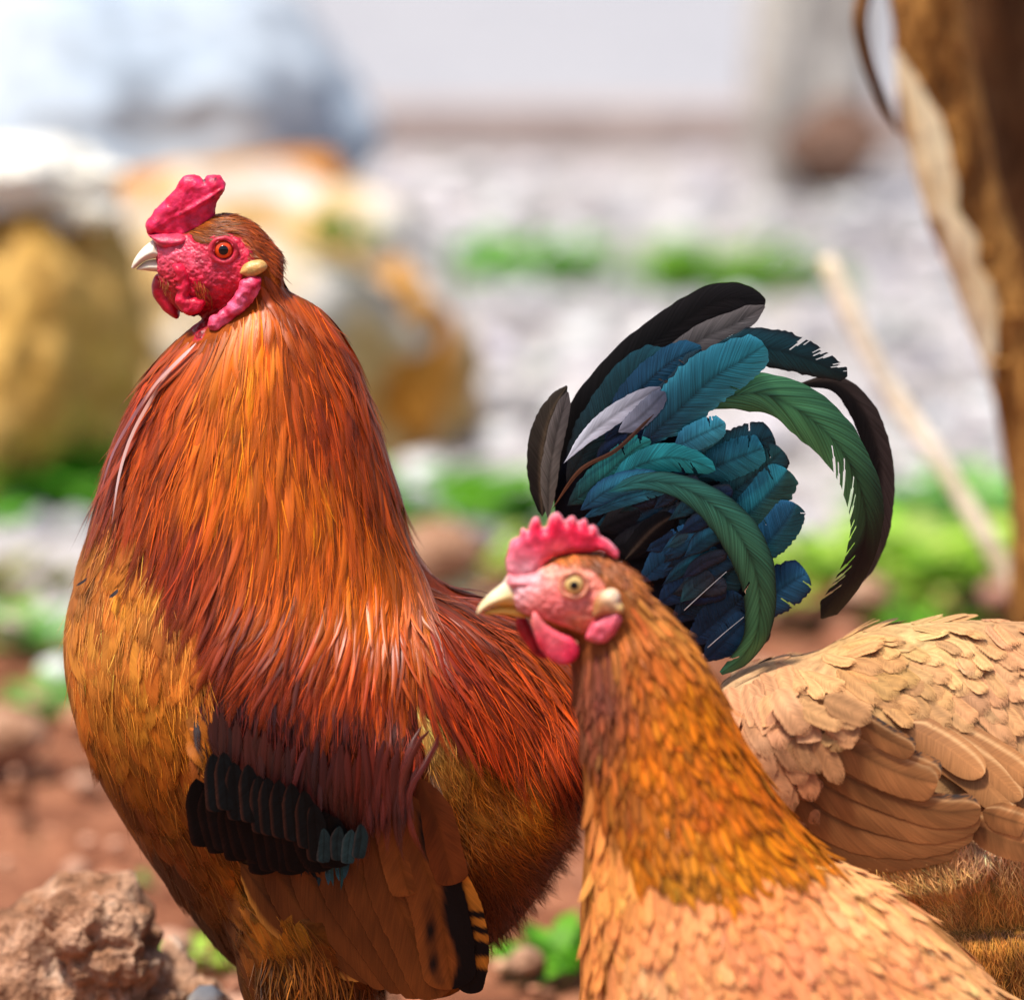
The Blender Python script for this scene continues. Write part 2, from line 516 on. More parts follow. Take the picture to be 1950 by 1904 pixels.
def as_stuff(name, blades, mat, parent, mirror=None, kind="stuff"):
    Vs, Cs, Us, Fs, off = [], [], [], [], 0
    for V, c, uv, f in blades:
        Nn, K, U, _ = V.shape
        sides = [V]
        if mirror is not None:
            Vm = V.copy(); Vm[..., 1] = 2 * mirror - Vm[..., 1]; sides.append(Vm)
        for q in sides:
            Vs.append(q.reshape(-1, 3)); Cs.append(c.reshape(-1, 3)); Us.append(uv.reshape(-1, 2))
            Fs.append((f[None] + (np.arange(Nn) * K * U)[:, None, None] + off).reshape(-1, 4)); off += Nn * K * U
    return mk(name, np.vstack(Vs), np.vstack(Fs), mat, parent, np.vstack(Cs), np.vstack(Us), kind=kind)

def as_parts(name, blade, mat, parent):
    V, c, uv, f = blade
    for i in range(len(V)): mk(name, V[i], f, mat, parent, c[i], uv[i])

def vary(c, n, amt=.15, hue=.06):
    k = np.exp(rng.normal(0, amt, (n, 1)))
    return np.clip(c * k * np.exp(rng.normal(0, hue, (n, 3))), 0, .95)

def quill(pts, Y, wl, wr, colf, K=46, U=9, slant=.05, tilt=.14, cup=.10, bow=0.0, rtip=0.0, splits=0, split_side=0, srange=(.3, .95), rag=.05, shaftw=0, tipcut=0.0, Yend=None):
    """One big feather drawn from its centre line; barbs run obliquely so that splits open between them."""
    C2 = even(np.asarray(pts, float), K)
    s = np.linspace(0, 1, K); u = np.linspace(-1, 1, U)
    Ys = np.linspace(Y, Y if Yend is None else Yend, K)
    C = at(C2[:, 0], C2[:, 1], Ys)
    T = np.gradient(C, axis=0); T /= np.linalg.norm(T, axis=1)[:, None]
    nn = np.array([0, -1.0, 0]); Wd = np.cross(nn, T); Wd /= np.linalg.norm(Wd, axis=1)[:, None]
    sc = .000308
    L = np.interp(s, np.linspace(0, 1, len(wl)), wl) * sc; Rr = np.interp(s, np.linspace(0, 1, len(wr)), wr) * sc
    if rtip:
        q = np.sqrt(np.clip(1 - (np.clip(s - (1 - rtip), 0, 1) / (rtip * 1.01)) ** 2.2, .0, 1)); L = L * q; Rr = Rr * q
    nz = np.array([[mn.noise(Vector((q * 31, side * 9.1, Y * 333 + pts[0][0]))) for q in s] for side in (0, 1)])
    L = L * (1 + rag * nz[0] * 2); Rr = Rr * (1 + rag * nz[1] * 2)
    V = np.zeros((K, U, 3))
    for j, uu in enumerate(u):
        wdt = np.where(uu < 0, L, Rr)
        sp_ = np.clip(s + slant * abs(uu) * np.clip((1 - s) * 8, 0, 1), 0, 1)
        ctr = np.stack([np.interp(sp_, s, C[:, k]) for k in range(3)], 1)
        V[:, j] = ctr + Wd * (wdt * uu)[:, None]
        V[:, j, 1] += tilt * wdt * uu + cup * wdt * uu * uu + bow * np.sin(np.pi * s) * .01
    F = grid_faces(K, U).reshape(K - 1, U - 1, 4)
    keep = np.ones((K - 1, U - 1), bool)
    for q in range(splits):
        k = int((srange[0] + (srange[1] - srange[0]) * (q + rng.uniform(.1, .9)) / splits) * (K - 2)); side = split_side if split_side else (1 if rng.random() < .5 else -1)
        dep = rng.integers(2, U // 2)
        for dk, cut in ((0, 0), (1, 2), (-1, 3)):
            m_ = dep - cut
            if m_ > 0 and 0 < k + dk < K - 1:
                if side < 0: keep[k + dk, :m_] = False
                else: keep[k + dk, U - 1 - m_:] = False
    S_, U_ = np.meshgrid(s, u, indexing='ij')
    sd0 = rng.uniform(0, 50)
    vn = np.array([[mn.noise(Vector((a * 5, b_ * 1.2 + a * 2, sd0))) + .5 * mn.noise(Vector((a * 22 - abs(b_) * 2, b_ * 1.5, sd0))) for b_ in u] for a in s])
    vd = rng.uniform(.55, 1.0); sd_ = 1 if rng.random() < .5 else -1
    c = colf(S_, U_) * np.exp(.35 * vn)[..., None]
    c = c * np.where(U_ * sd_ > 0, vd + (1 - vd) * np.abs(U_) ** 2, 1.0)[..., None]
    c = c * (1 - .55 * np.exp(-((U_) / .09) ** 2))[..., None]
    if shaftw:
        e = np.exp(-(U_ / .16) ** 2)[..., None] * shaftw
        c = c * (1 - e) + lin((120, 100, 80)) * e
    uv = np.stack([U_ * .49 + .5 + rng.integers(0, 60), S_ * 1.0], -1)
    return V.reshape(-1, 3), F[keep], c.reshape(-1, 3), uv.reshape(-1, 2)

def two(c0, c1, cl=None, p=1.0, edge=None):
    """Colour along a feather from c0 to c1; cl colours the left vane."""
    a, b = np.asarray(c0), np.asarray(c1)
    def f(s, u):
        k = (s ** p)[..., None]
        c = a * (1 - k) + b * k
        if cl is not None:
            q = np.clip(-u * 3 + .3, 0, 1)[..., None]; c = c * (1 - q) + np.asarray(cl) * q
        if edge is not None:
            q = (np.abs(u) ** 4)[..., None]; c = c * (1 - q) + np.asarray(edge) * q
        return c
    return f

def surf_quill(bvh, pts, hw, colf, lift0=.001, lift1=.006, K=18, U=7, kind='round', cup=.25, roll=0.0, Y0=0.0):
    C2 = even(np.asarray(pts, float), K)
    P = np.zeros((1, K, 3)); Nn = np.zeros((1, K, 3)); last = None
    for k in range(K):
        d = Vector(at(C2[k, 0], C2[k, 1], Y0) - CAM).normalized()
        h, n_, _, _ = bvh.ray_cast(Vector(CAM), d)
        if h is not None and (last is None or abs(h.y - last[0]) < .02): last = (h.y, n_)
        elif last is None: last = (Y0, Vector((0, -1, 0)))
        P[0, k] = at(C2[k, 0], C2[k, 1], last[0]); Nn[0, k] = last[1]
    for _ in range(3):
        P[0, 1:-1, 1] = (P[0, :-2, 1] + P[0, 1:-1, 1] + P[0, 2:, 1]) / 3
        Nn[0, 1:-1] = (Nn[0, :-2] + Nn[0, 1:-1] + Nn[0, 2:]) / 3
    V, c, uv, f = plumes(P, Nn, hw * .000308, kind, lift1, np.array([.5, .5, .5]), cup=cup, roll=roll, U=U, lift0=lift0)
    S_, U_ = np.meshgrid(np.linspace(0, 1, K), np.linspace(-1, 1, U), indexing='ij')
    return V, colf(S_, U_)[None], uv, f

def bvh_of(V, F):
    fl = []
    for f in F: fl += f.tolist()
    return BVHTree.FromPolygons([tuple(v) for v in V], fl)

#@@SETTING
# ------------------------------------------------------------------ the setting
def gz(x, Y):
    x, Y = np.asarray(x, float), np.asarray(Y, float)
    q = np.clip(-Y - .02, 0, .9)
    return -.42 * q * q / (q + .05)

def sheet(xs, ys, zf):
    X, Yg = np.meshgrid(xs, ys, indexing='ij')
    Z = zf(X, Yg)
    return np.stack([X, Yg, Z], -1).reshape(-1, 3), grid_faces(len(xs), len(ys))

def lumps(X, Y, amp, f):
    o = np.zeros(X.size)
    for k, (a, b) in enumerate(zip(X.ravel(), Y.ravel())):
        o[k] = mn.fractal(Vector((a * f, b * f, 3.1)), 1.0, 2.1, 4)
    return o.reshape(X.shape) * amp

M_SOIL = rock_mat("red_brown_soil", [(.25, lin((84, 48, 30))), (.45, lin((128, 78, 54))), (.62, lin((158, 104, 76))), (.8, lin((120, 96, 62)))], 14, bump=1.0, fine=9)
xs = np.unique(np.r_[np.linspace(-60, -1.6, 24), np.linspace(-1.6, 1.6, 150), np.linspace(1.6, 60, 24)])
ys = np.unique(np.r_[np.linspace(-6, -.8, 14), np.linspace(-.8, 2.2, 150), np.linspace(2.2, 90, 30)])
def soilz(X, Y):
    near = np.exp(-(X / 1.6) ** 2) * np.exp(-((Y - .7) / 1.6) ** 2)
    return gz(X, Y) + lumps(X, Y, .022, 6) * near - .02 * near - np.clip((Y - 1.3) * .1, 0, .05)
V, F = sheet(xs, ys, soilz)
ground = mk("ground", V, F, M_SOIL, kind="structure")

M_GRAV = rock_mat("pale_gravel", [(.25, lin((176, 160, 152), .64)), (.42, lin((204, 196, 192), .64)), (.58, lin((216, 210, 212), .64)), (.75, lin((196, 186, 178), .64))], 5, bump=.8, fine=14)
def gravz(X, Y):
    return .004 + lumps(X, Y, .008, 3) - np.clip((1.9 + .25 * np.sin(X * 5) - Y), 0, 1) * .25
xs = np.unique(np.r_[np.linspace(-40, -2, 12), np.linspace(-2, 2, 70), np.linspace(2, 40, 12)])
V, F = sheet(xs, np.r_[np.linspace(1.5, 4.36, 80)], gravz)
mk("gravel_path", V, F, M_GRAV, kind="structure")

# kerb and pavement at the far side of the gravel
M_CONC = rock_mat("pale_concrete", [(.3, lin((200, 200, 208), .55)), (.6, lin((212, 211, 217), .55)), (.8, lin((206, 204, 208), .55))], 2.0, bump=.2, fine=30)
M_KERB = rock_mat("brown_kerb", [(.3, lin((140, 120, 114))), (.6, lin((170, 154, 148))), (.8, lin((156, 140, 136)))], 3.0, bump=.4, fine=12)  # kerb browner than the pavement
def boxmesh(x0, x1, y0, y1, z0, z1):
    V = np.array([(x, y, z) for x in (x0, x1) for y in (y0, y1) for z in (z0, z1)], float)
    F = np.array([(0, 1, 3, 2), (4, 6, 7, 5), (0, 4, 5, 1), (2, 3, 7, 6), (0, 2, 6, 4), (1, 5, 7, 3)])
    return V, F
V, F = boxmesh(-40, 40, 4.49, 60, -.1, .052)
mk("pavement", V, F, M_CONC, smooth=False, kind="structure")
for k in range(9):
    V, F = boxmesh(-4.05 + k * .9, -3.158 + k * .9, 4.35, 4.487, -.1, .058)
    k_ = mk("kerb_stone", V, F, M_KERB, smooth=False, kind="structure")

def ico(sub):
    bm = bmesh.new(); bmesh.ops.create_icosphere(bm, subdivisions=sub, radius=1)
    V = np.array([v.co[:] for v in bm.verts]); F = np.array([[v.index for v in f.verts] for f in bm.faces]); bm.free()
    return V, F
ICO1, ICO2, ICO5 = ico(1), ico(2), ico(5)

def pebbles(n, xr, yr, sr, zf, seed):
    g = np.random.default_rng(seed)
    V0, F0 = ICO1
    x = g.uniform(*xr, n); y = g.uniform(*yr, n); s = sr[0] + (sr[1] - sr[0]) * g.random(n) ** 3
    V = V0[None] * (s[:, None] * np.stack([g.uniform(.7, 1.3, n), g.uniform(.7, 1.3, n), g.uniform(.45, .8, n)], 1).T[..., None].transpose(1, 2, 0))[:, 0][:, None] if False else V0[None] * (np.c_[g.uniform(.7, 1.3, n), g.uniform(.7, 1.3, n), g.uniform(.45, .8, n)] * s[:, None])[:, None]
    V = V * (1 + g.uniform(-.18, .18, (n, len(V0), 1)))
    V = V + np.c_[x, y, zf(x, y) + s * .25][:, None]
    F = (F0[None] + (np.arange(n) * len(V0))[:, None, None]).reshape(-1, 3)
    return V.reshape(-1, 3), F, n, len(V0), g

def vcol_mat(name, rough=.8, bump=.5, freq=60):
    return skin_mat(name, rough=rough, spec=.2, freq=freq, bump=bump, sss=0, var=.2)
M_STONE = vcol_mat("mixed_stone")

V, F, n, m, g = pebbles(4200, (-1.5, 1.6), (1.75, 4.2), (.006, .03), lambda x, y: .006 + 0 * x, 3)
c = lin((222, 218, 222), .66) * np.exp(g.normal(-.1, .38, (n, 1))) * np.exp(g.normal(0, .03, (n, 3)))
mk("gravel_stones", V, F, M_STONE, col=np.repeat(np.clip(c, 0, .8), m, 0), smooth=False, kind="stuff")
V, F, n, m, g = pebbles(2600, (-1.0, 1.0), (.05, 1.9), (.003, .02), lambda x, y: gz(x, y) - .01, 5)
pal = lin(np.array([(150, 96, 70), (120, 76, 52), (176, 120, 92), (108, 72, 52), (196, 150, 124)]))
c = pal[g.integers(0, 5, n)] * np.exp(g.normal(0, .2, (n, 1)))
mk("soil_crumbs", V, F, M_STONE, col=np.repeat(np.clip(c, 0, .8), m, 0), smooth=False, kind="stuff")

def Yg(y): return float(CAM[2] / math.tan(PITCH + (y - 952) / 1950 * 2 * math.atan(.1)) + CAM[1])
# boulders
def rock(name, ctr, rad, mat, label, cat="rock", group=None, amp=.28, freq=1.3, seed=0, sub=5, flat=None, colr=None):
    V0, F0 = ICO5 if sub == 5 else ICO2
    V = V0.copy()
    d = np.array([1 + amp * mn.fractal(Vector(v) * freq + Vector((seed, 0, seed * .7)), 1.0, 2.0, 5) + amp * .6 * (mn.noise(Vector(v) * freq * .6 + Vector((seed * 3, 1, 0)))) for v in V0])
    V = V * d[:, None] * np.asarray(rad)
    if flat: V[:, 2] = np.maximum(V[:, 2], -flat)
    o = mk(name, V, F0, mat, smooth=True)
    o.location = ctr
    tag(o, label, cat, group)
    return o

K_ = .72      # photo tones of things under open sky, brought down to their own reflectance
WHT = lin((206, 216, 228), K_); BLU = lin((200, 212, 226), K_); OCH = lin((214, 136, 44), K_); CRM = lin((232, 200, 146), K_)
M_RA = rock_mat("blue_white_limestone", [(.28, lin((160, 172, 190), K_)), (.40, lin((184, 198, 214), K_)), (.50, BLU), (.60, WHT)], 4.2, bump=.5, seed=1.3, fine=7)
M_RB = rock_mat("cream_ochre_limestone", [(.30, OCH), (.37, lin((230, 180, 104), K_)), (.45, CRM), (.56, lin((232, 226, 220), K_))], 4.6, bump=.6, seed=4.1, fine=7)
M_RC = rock_mat("yellow_weathered_rock", [(.28, lin((120, 92, 40), .95)), (.43, lin((190, 146, 70), .95)), (.56, lin((222, 180, 104), .95)), (.7, lin((150, 116, 56), .95))], 16, bump=.8, seed=2.2, fine=5)
M_RW = rock_mat("white_stone_sunlit_top", [(.3, lin((240, 232, 210), .9)), (.6, lin((248, 246, 240), .95))], 9, bump=.6, seed=6, fine=6)  # near-white also paints the sunlight on the yellow rock's top

def px(x, y, Y): return at(x, y, Y)
c = px(195, 195, 2.75); rock("boulder", (c[0], 2.75, c[2] - .03), (.285, .24, .175), M_RA, "big pale bluish white boulder, highest of the rocks at upper left", seed=2.6, amp=.20, freq=1.4)
M_RO = rock_mat("rusty_orange_limestone", [(.3, lin((176, 104, 30), K_)), (.5, lin((222, 148, 56), K_)), (.68, lin((232, 186, 110), K_))], 5, bump=.5, seed=3.4, fine=7)
c = px(455, 405, 2.48); rock("boulder", (c[0], 2.48, c[2] - .01), (.165, .12, .062), M_RO, "low rusty orange rock wedged between the bluish boulder and the cream one", seed=9.1, amp=.3, freq=1.6)
c = px(565, 625, 2.3); rock("boulder", (c[0], 2.3, c[2] - .03), (.18, .2, .185), M_RB, "cream boulder directly behind the rooster's head and neck", seed=5.5, amp=.30, freq=1.5)
c = px(770, 640, 2.18); rock("boulder", (c[0], 2.18, c[2] - .02), (.048, .05, .085), M_RO, "small rusty orange rock leaning on the right side of the cream boulder", seed=4.7, amp=.3, freq=1.6)
c = px(30, 640, 2.0); rock("boulder", (c[0], 2.0, c[2] - .03), (.115, .12, .17), M_RC, "yellow brown upright rock at the left edge beneath its sunlit top", seed=8.2, amp=.34, freq=1.9)
c = px(30, 335, 1.98); rock("stone", (c[0], 1.98, c[2]), (.088, .07, .036), M_RW, "sunlit top of the yellow rock, built as a bright white flat stone", "stone", seed=3.3, amp=.4, freq=1.6)  # white shape added to paint the sun on the rock's top
c = px(165, 395, 1.96); rock("stone", (c[0], 1.96, c[2]), (.030, .03, .018), M_RW, "small white stone at the right end of the flat white one on the yellow rock", "stone", seed=1.9, amp=.4, freq=1.6)

M_PST = rock_mat("pale_brown_stone", [(.28, lin((110, 80, 66))), (.38, lin((160, 136, 122))), (.46, lin((196, 188, 178))), (.8, lin((204, 198, 192)))], 6, bump=.5, seed=9, fine=8)  # brown low end paints the stone's shadow patches
M_FOOTSHADE = rock_mat("foot_shade_brown", [(.3, lin((66, 46, 38))), (.6, lin((120, 92, 78)))], 6, bump=.5, seed=5, fine=8)
c = px(1585, 285, 3.55); rock("stone", (c[0], 3.55, c[2]), (.062, .05, .055), M_FOOTSHADE, "dark shade at the foot of the pale standing stone, built as a brown stone", "stone", seed=6.4, amp=.3)  # dark shape stands in for the shade at the foot
c = px(1545, 330, 3.9); rock("standing_stone", (c[0], 3.9, .26), (.075, .08, .30), M_PST, "pale standing stone with shade painted brown at its base, far off beside the tree", "stone", seed=4.4, amp=.3)

# soil clods close to the birds
M_CLOD = rock_mat("dry_clod", [(.28, lin((96, 60, 40))), (.43, lin((158, 114, 86))), (.58, lin((196, 154, 126))), (.74, lin((232, 206, 184)))], 28, bump=1.4, seed=3, fine=5)
c = px(60, 1860, .10); rock("soil_clod", (c[0], .10, c[2] - .055), (.085, .07, .085), M_CLOD, "large dry brown clod of earth at lower left beside the rooster", "clod", seed=1.1, amp=.5, freq=2.0)
c = px(190, 1780, .085); rock("soil_clod", (c[0], .085, c[2] - .012), (.034, .035, .036), M_CLOD, "small knob of earth leaning on the right shoulder of the big clod", "clod", seed=7.7, amp=.4, freq=1.8)
c = px(300, 1900, .12); rock("soil_clod", (c[0], .12, c[2] - .04), (.042, .045, .055), M_CLOD, "low brown clod between the big clod and the rooster's thigh", "clod", seed=5.1, amp=.45, freq=2.0)
c = px(395, 1895, .05); rock("stone", (c[0], .05, c[2] - .002), (.011, .01, .007), M_RW, "small white pebble on the earth below the rooster's belly", "stone", seed=2.3, sub=2)
for o_ in [o for o in bpy.data.objects if o.name.startswith("soil_clod")]:
    me = o_.data
    for v in me.vertices:
        q = Vector(v.co) * 55
        v.co += Vector(mn.noise_vector(q)) * .0035 + Vector(mn.noise_vector(q * 2.3)) * .002

for k, (x, y, Y, r, cc, lab) in enumerate([
        (110, 1275, .55, .014, (226, 234, 226), "white round pebble in the weeds beside the rooster's breast"),
        (150, 1365, .6, .012, (206, 150, 116), "pinkish stone just below the white pebble by the rooster's breast"),
        (25, 1190, 1.0, .013, (206, 180, 172), "pale pink stone among weeds at the left edge"),
        (205, 1680, .5, .010, (210, 150, 120), "small orange stone on the soil behind the big clod"),
        (840, 1050, 1.1, .035, (150, 104, 76), "brown clod on the soil between the rooster's neck and the hen's comb"),
        (1650, 1130, 1.25, .02, (132, 84, 56), "brown clod on the soil below the tip of the rooster's tail"),
        (1900, 1130, .95, .014, (190, 140, 120), "pinkish stone at the foot of the tree"),
        (1000, 1830, .55, .012, (150, 100, 72), "brown clod behind the rooster's belly fluff"),
        (15, 1400, .75, .03, (96, 78, 62), "dark grey stone at the left edge above the soil clods")]):
    V0, F0 = ICO2
    d = np.array([1 + .25 * mn.noise(Vector(v) * 1.5 + Vector((k * 3.3, 0, 0))) for v in V0])
    Y = Yg(y + r * 1200); c = px(x, y, Y)
    o = mk("stone", V0 * d[:, None] * np.array([r * 1.15, r, r * .8]), F0, M_STONE, col=np.tile(lin(cc), (len(V0), 1)))
    o.location = (c[0], Y, max(c[2], float(gz(0, Y)) + r * .3)); tag(o, lab, "clod" if "clod" in lab else "stone")
    if "clod" in lab:
        o.name = "soil_clod"; o.data.materials[0] = M_CLOD
        for v in o.data.vertices: v.co += Vector(mn.noise_vector(Vector(v.co) * 90)) * r * .35

# weeds
M_LEAF = vcol_mat("leaf_green", rough=.5, bump=.2, freq=200)
_t = M_LEAF.node_tree; _b = _t.nodes["Principled BSDF"]; _tr = N(_t, "ShaderNodeBsdfTranslucent"); _mx = N(_t, "ShaderNodeMixShader"); _mx.inputs[0].default_value = .4
_t.links.new(_b.inputs["Base Color"].links[0].from_socket, _tr.inputs[0]); _t.links.new(_b.outputs[0], _mx.inputs[1]); _t.links.new(_tr.outputs[0], _mx.inputs[2])
_t.links.new(_mx.outputs[0], _t.nodes["Material Output"].inputs[0])
def weed(x, y, Y, spread, height, n, cols, label, name="weed", cat="weed", group=None, lw=.35):
    if Y < 2: Y = Yg(y + 30)
    c = px(x, y, Y); g = np.random.default_rng(int(x * 7 + y))
    Vs, Fs, Cs, off = [], [], [], 0
    z0 = float(gz(0, Y)) - .004
    for k in range(n):
        a = g.uniform(0, 2 * np.pi); r0 = spread * .75 * math.sqrt(g.random()); L = height * g.uniform(.5, 1.1)
        b = np.array([r0 * math.cos(a + 1), .5 * r0 * math.sin(a + 1), 0]); el = g.uniform(.35, 1.35)
        d = np.array([math.cos(a) * math.cos(el), math.sin(a) * math.cos(el), math.sin(el)]); sd_ = np.array([-math.sin(a), math.cos(a), .2 * g.normal()])
        K = 5; rows = []
        for q in range(K):
            s = q / (K - 1); p = b + d * L * s + np.array([math.cos(a), math.sin(a), -1.0]) * L * .35 * s * s
            w_ = L * lw * (math.sin(math.pi * min(1, .08 + s * .92)) ** .7) * .5
            up = np.array([0, 0, w_ * .3])
            rows += [p - sd_ * w_ + up, p, p + sd_ * w_ + up]
        Vs.append(np.array(rows)); Fs.append(grid_faces(K, 3) + off); off += K * 3
        cc = lin(cols[g.integers(len(cols))]) * math.exp(g.normal(0, .15)); Cs.append(np.tile(cc, (K * 3, 1)))
    o = mk(name, np.vstack(Vs), np.vstack(Fs), M_LEAF, col=np.clip(np.vstack(Cs), 0, .8))
    o.location = (c[0], Y, z0 - .01)
    tag(o, label, cat, group)
    return o
G1 = [(96, 160, 40), (120, 186, 50), (84, 140, 36)]; G2 = [(176, 214, 80), (206, 230, 120), (140, 190, 60)]; G3 = [(90, 150, 60), (120, 180, 90), (150, 196, 110)]
GB = [(120, 190, 66), (150, 212, 96), (100, 170, 56)]
GW = "weeds growing round the birds"
for a in [
        (60, 935, 1.35, .11, .12, 130, GB, "pale green weed below the yellow rock at the left edge"),
        (165, 950, 1.25, .07, .10, 80, GB, "small pale weed against the rooster's left shoulder"),
        (5, 880, 1.5, .06, .17, 50, G1, "tall dark green weed in front of the yellow rock"),
        (100, 1170, .85, .06, .06, 50, G3, "weed tuft at the left level with the rooster's breast"),
        (120, 1290, .62, .04, .045, 36, G3, "low weed around the white pebble by the rooster's breast"),
        (20, 1060, 1.05, .06, .05, 40, [(130, 130, 50), (150, 150, 70), (96, 120, 50)], "olive weed at the left edge above the pink stone"),
        (830, 960, 1.65, .16, .10, 120, G1, "bright green weed patch between the rooster's neck and tail"),
        (930, 1030, 1.35, .07, .06, 40, G2, "yellow green weed just above the front hen's beak"),
        (1530, 1050, 1.45, .09, .085, 70, G2, "lime weed seen through the curve of the tail"),
        (1680, 1060, 1.5, .10, .08, 70, G2, "lime weed to the right of the long drooping tail feather"),
        (1820, 1050, 1.4, .10, .09, 80, G2, "lime weed at the foot of the pale stick"),
        (1890, 970, 1.7, .06, .12, 40, G3, "pale weed between the stick and the tree"),
        (1760, 1150, 1.0, .05, .04, 36, G1, "small green weed behind the second hen's back"),
        (1080, 1780, .35, .035, .05, 40, G1, "green weed under the rooster between belly and front hen"),
        (400, 1770, .42, .05, .03, 26, G2, "flat pale weed behind the rooster's thigh at the bottom"),
        (340, 1620, .6, .035, .03, 20, G3, "tiny weed beside the lower edge of the rooster's breast")]:
    weed(*a, group=None)
GG = "far grass tufts on the gravel"
weed(1030, 520, 3.3, .085, .10, 220, [(110, 176, 60), (126, 190, 70)], "left of the two far green grass patches on the pale gravel", "grass_tuft", "grass", GG, .2)
weed(1400, 530, 3.2, .095, .115, 190, [(116, 170, 50), (140, 184, 64), (106, 160, 56)], "right and larger of the two far grass patches on the gravel", "grass_tuft", "grass", GG, .2)
weed(650, 480, 2.12, .03, .05, 20, [(80, 130, 40)], "thin green sprig growing on the cream boulder", "sprig", "weed")
bpy.data.objects["sprig"].location.z = at(640, 460, 2.12)[2]

# stick
M_STICK = rock_mat("peeled_stick", [(.3, lin((222, 196, 160))), (.6, lin((240, 226, 204)))], (8, 8, 30), bump=.3, fine=4)
pp = np.array([at(1572, 492, 1.12), at(1640, 640, 1.10), at(1700, 750, 1.09), at(1790, 880, 1.07), at(1872, 1015, 1.05), at(1962, 1175, 1.03), at(2040, 1320, 1.01), at(2105, 1450, 1.0)])
pc = cr(pp, 30)
V, F = tube(pc, np.interp(np.linspace(0, 1, 30), [0, .1, .5, 1], [.0068, .0082, .0076, .008]) + .0008 * np.sin(np.linspace(0, 25, 30)), 10)
tag(mk("stick", V, F, M_STICK), "pale peeled stick leaning up from the weeds beside the tree", "stick")

# tree on the right: two stems and a hanging leaf strip
M_BARK = rock_mat("brown_bark", [(.3, lin((84, 52, 24))), (.44, lin((150, 98, 44))), (.6, lin((204, 148, 78))), (.76, lin((136, 90, 46)))], (46, 46, 12), bump=1.6, fine=4)
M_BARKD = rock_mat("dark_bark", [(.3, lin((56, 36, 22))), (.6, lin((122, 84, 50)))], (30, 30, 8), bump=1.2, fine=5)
M_SUNSTREAK = rock_mat("sun_streak", [(.3, lin((246, 212, 150))), (.6, lin((252, 240, 208)))], (30, 30, 5), bump=.6, fine=5)  # pale tone paints the sun on the trunk's left side
tr = thing("tree", "brown bent tree stem with a painted sunlit streak, at the right edge", "tree", (at(1990, 1100, .78)[0], .78, 0))
Yt = .78
cl = np.array([(1740, -160, 72), (1765, 0, 76), (1795, 200, 74), (1840, 400, 72), (1905, 570, 72), (1960, 760, 68), (1985, 950, 62), (1985, 1150, 66), (2005, 1500, 64), (2010, 1800, 76)])
cc = cr(cl, 80); P = at(cc[:, 0], cc[:, 1], Yt); rad = cc[:, 2] * .000308 * 1.26
V, F = tube(P, rad, 26)
nzv = np.array([mn.fractal(Vector((v[0] * 40, v[1] * 40, v[2] * 9)), 1, 2, 4) for v in V])
ax = np.repeat(P, 26, 0); dv = V[:-2] - ax; V[:-2] = ax + dv * (1 + .16 * nzv[:-2, None])
mk("trunk", V, F, M_BARK, tr)
# pale strip painting the sun streak on the left side, proud of the trunk
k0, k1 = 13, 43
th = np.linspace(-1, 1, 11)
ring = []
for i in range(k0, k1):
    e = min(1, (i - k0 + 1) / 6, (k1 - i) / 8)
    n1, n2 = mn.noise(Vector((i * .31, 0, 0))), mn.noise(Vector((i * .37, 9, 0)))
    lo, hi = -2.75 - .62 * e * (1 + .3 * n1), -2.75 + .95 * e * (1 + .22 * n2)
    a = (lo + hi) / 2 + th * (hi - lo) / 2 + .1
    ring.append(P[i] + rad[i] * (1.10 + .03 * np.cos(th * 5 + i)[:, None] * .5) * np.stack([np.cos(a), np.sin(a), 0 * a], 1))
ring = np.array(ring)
mk("sun_streak", ring.reshape(-1, 3), grid_faces(len(ring), 11), M_SUNSTREAK, tr)
for kx, ky, kr in [(1880, 480, 16), (1900, 690, 20), (1930, 600, 22)]:
    c = at(kx, ky, Yt - .028)
    V0, F0 = ICO2
    mk("knot", V0 * np.array([kr, kr * .6, kr * .45]) * .00037 + c, F0, M_BARK, tr)
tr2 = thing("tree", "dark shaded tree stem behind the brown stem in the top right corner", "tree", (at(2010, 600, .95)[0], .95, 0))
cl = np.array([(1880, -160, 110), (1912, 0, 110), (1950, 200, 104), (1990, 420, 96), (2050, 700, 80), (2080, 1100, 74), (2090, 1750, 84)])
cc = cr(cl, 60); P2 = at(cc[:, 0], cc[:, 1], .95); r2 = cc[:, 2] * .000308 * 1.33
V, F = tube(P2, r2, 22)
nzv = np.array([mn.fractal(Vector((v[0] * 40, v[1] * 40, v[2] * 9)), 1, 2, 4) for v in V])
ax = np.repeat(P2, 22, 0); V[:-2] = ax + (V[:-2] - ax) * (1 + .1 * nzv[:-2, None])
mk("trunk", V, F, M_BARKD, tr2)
pl = np.array([at(1660, -60, .6), at(1638, 30, .59), at(1650, 110, .59), at(1680, 190, .6), at(1712, 255, .6)])
V, F = tube(cr(pl, 24), np.interp(np.linspace(0, 1, 24), [0, .4, .8, 1], [.006, .0055, .004, .001]), 8)
mk("bark_strip", V, F, M_BARKD, tr)
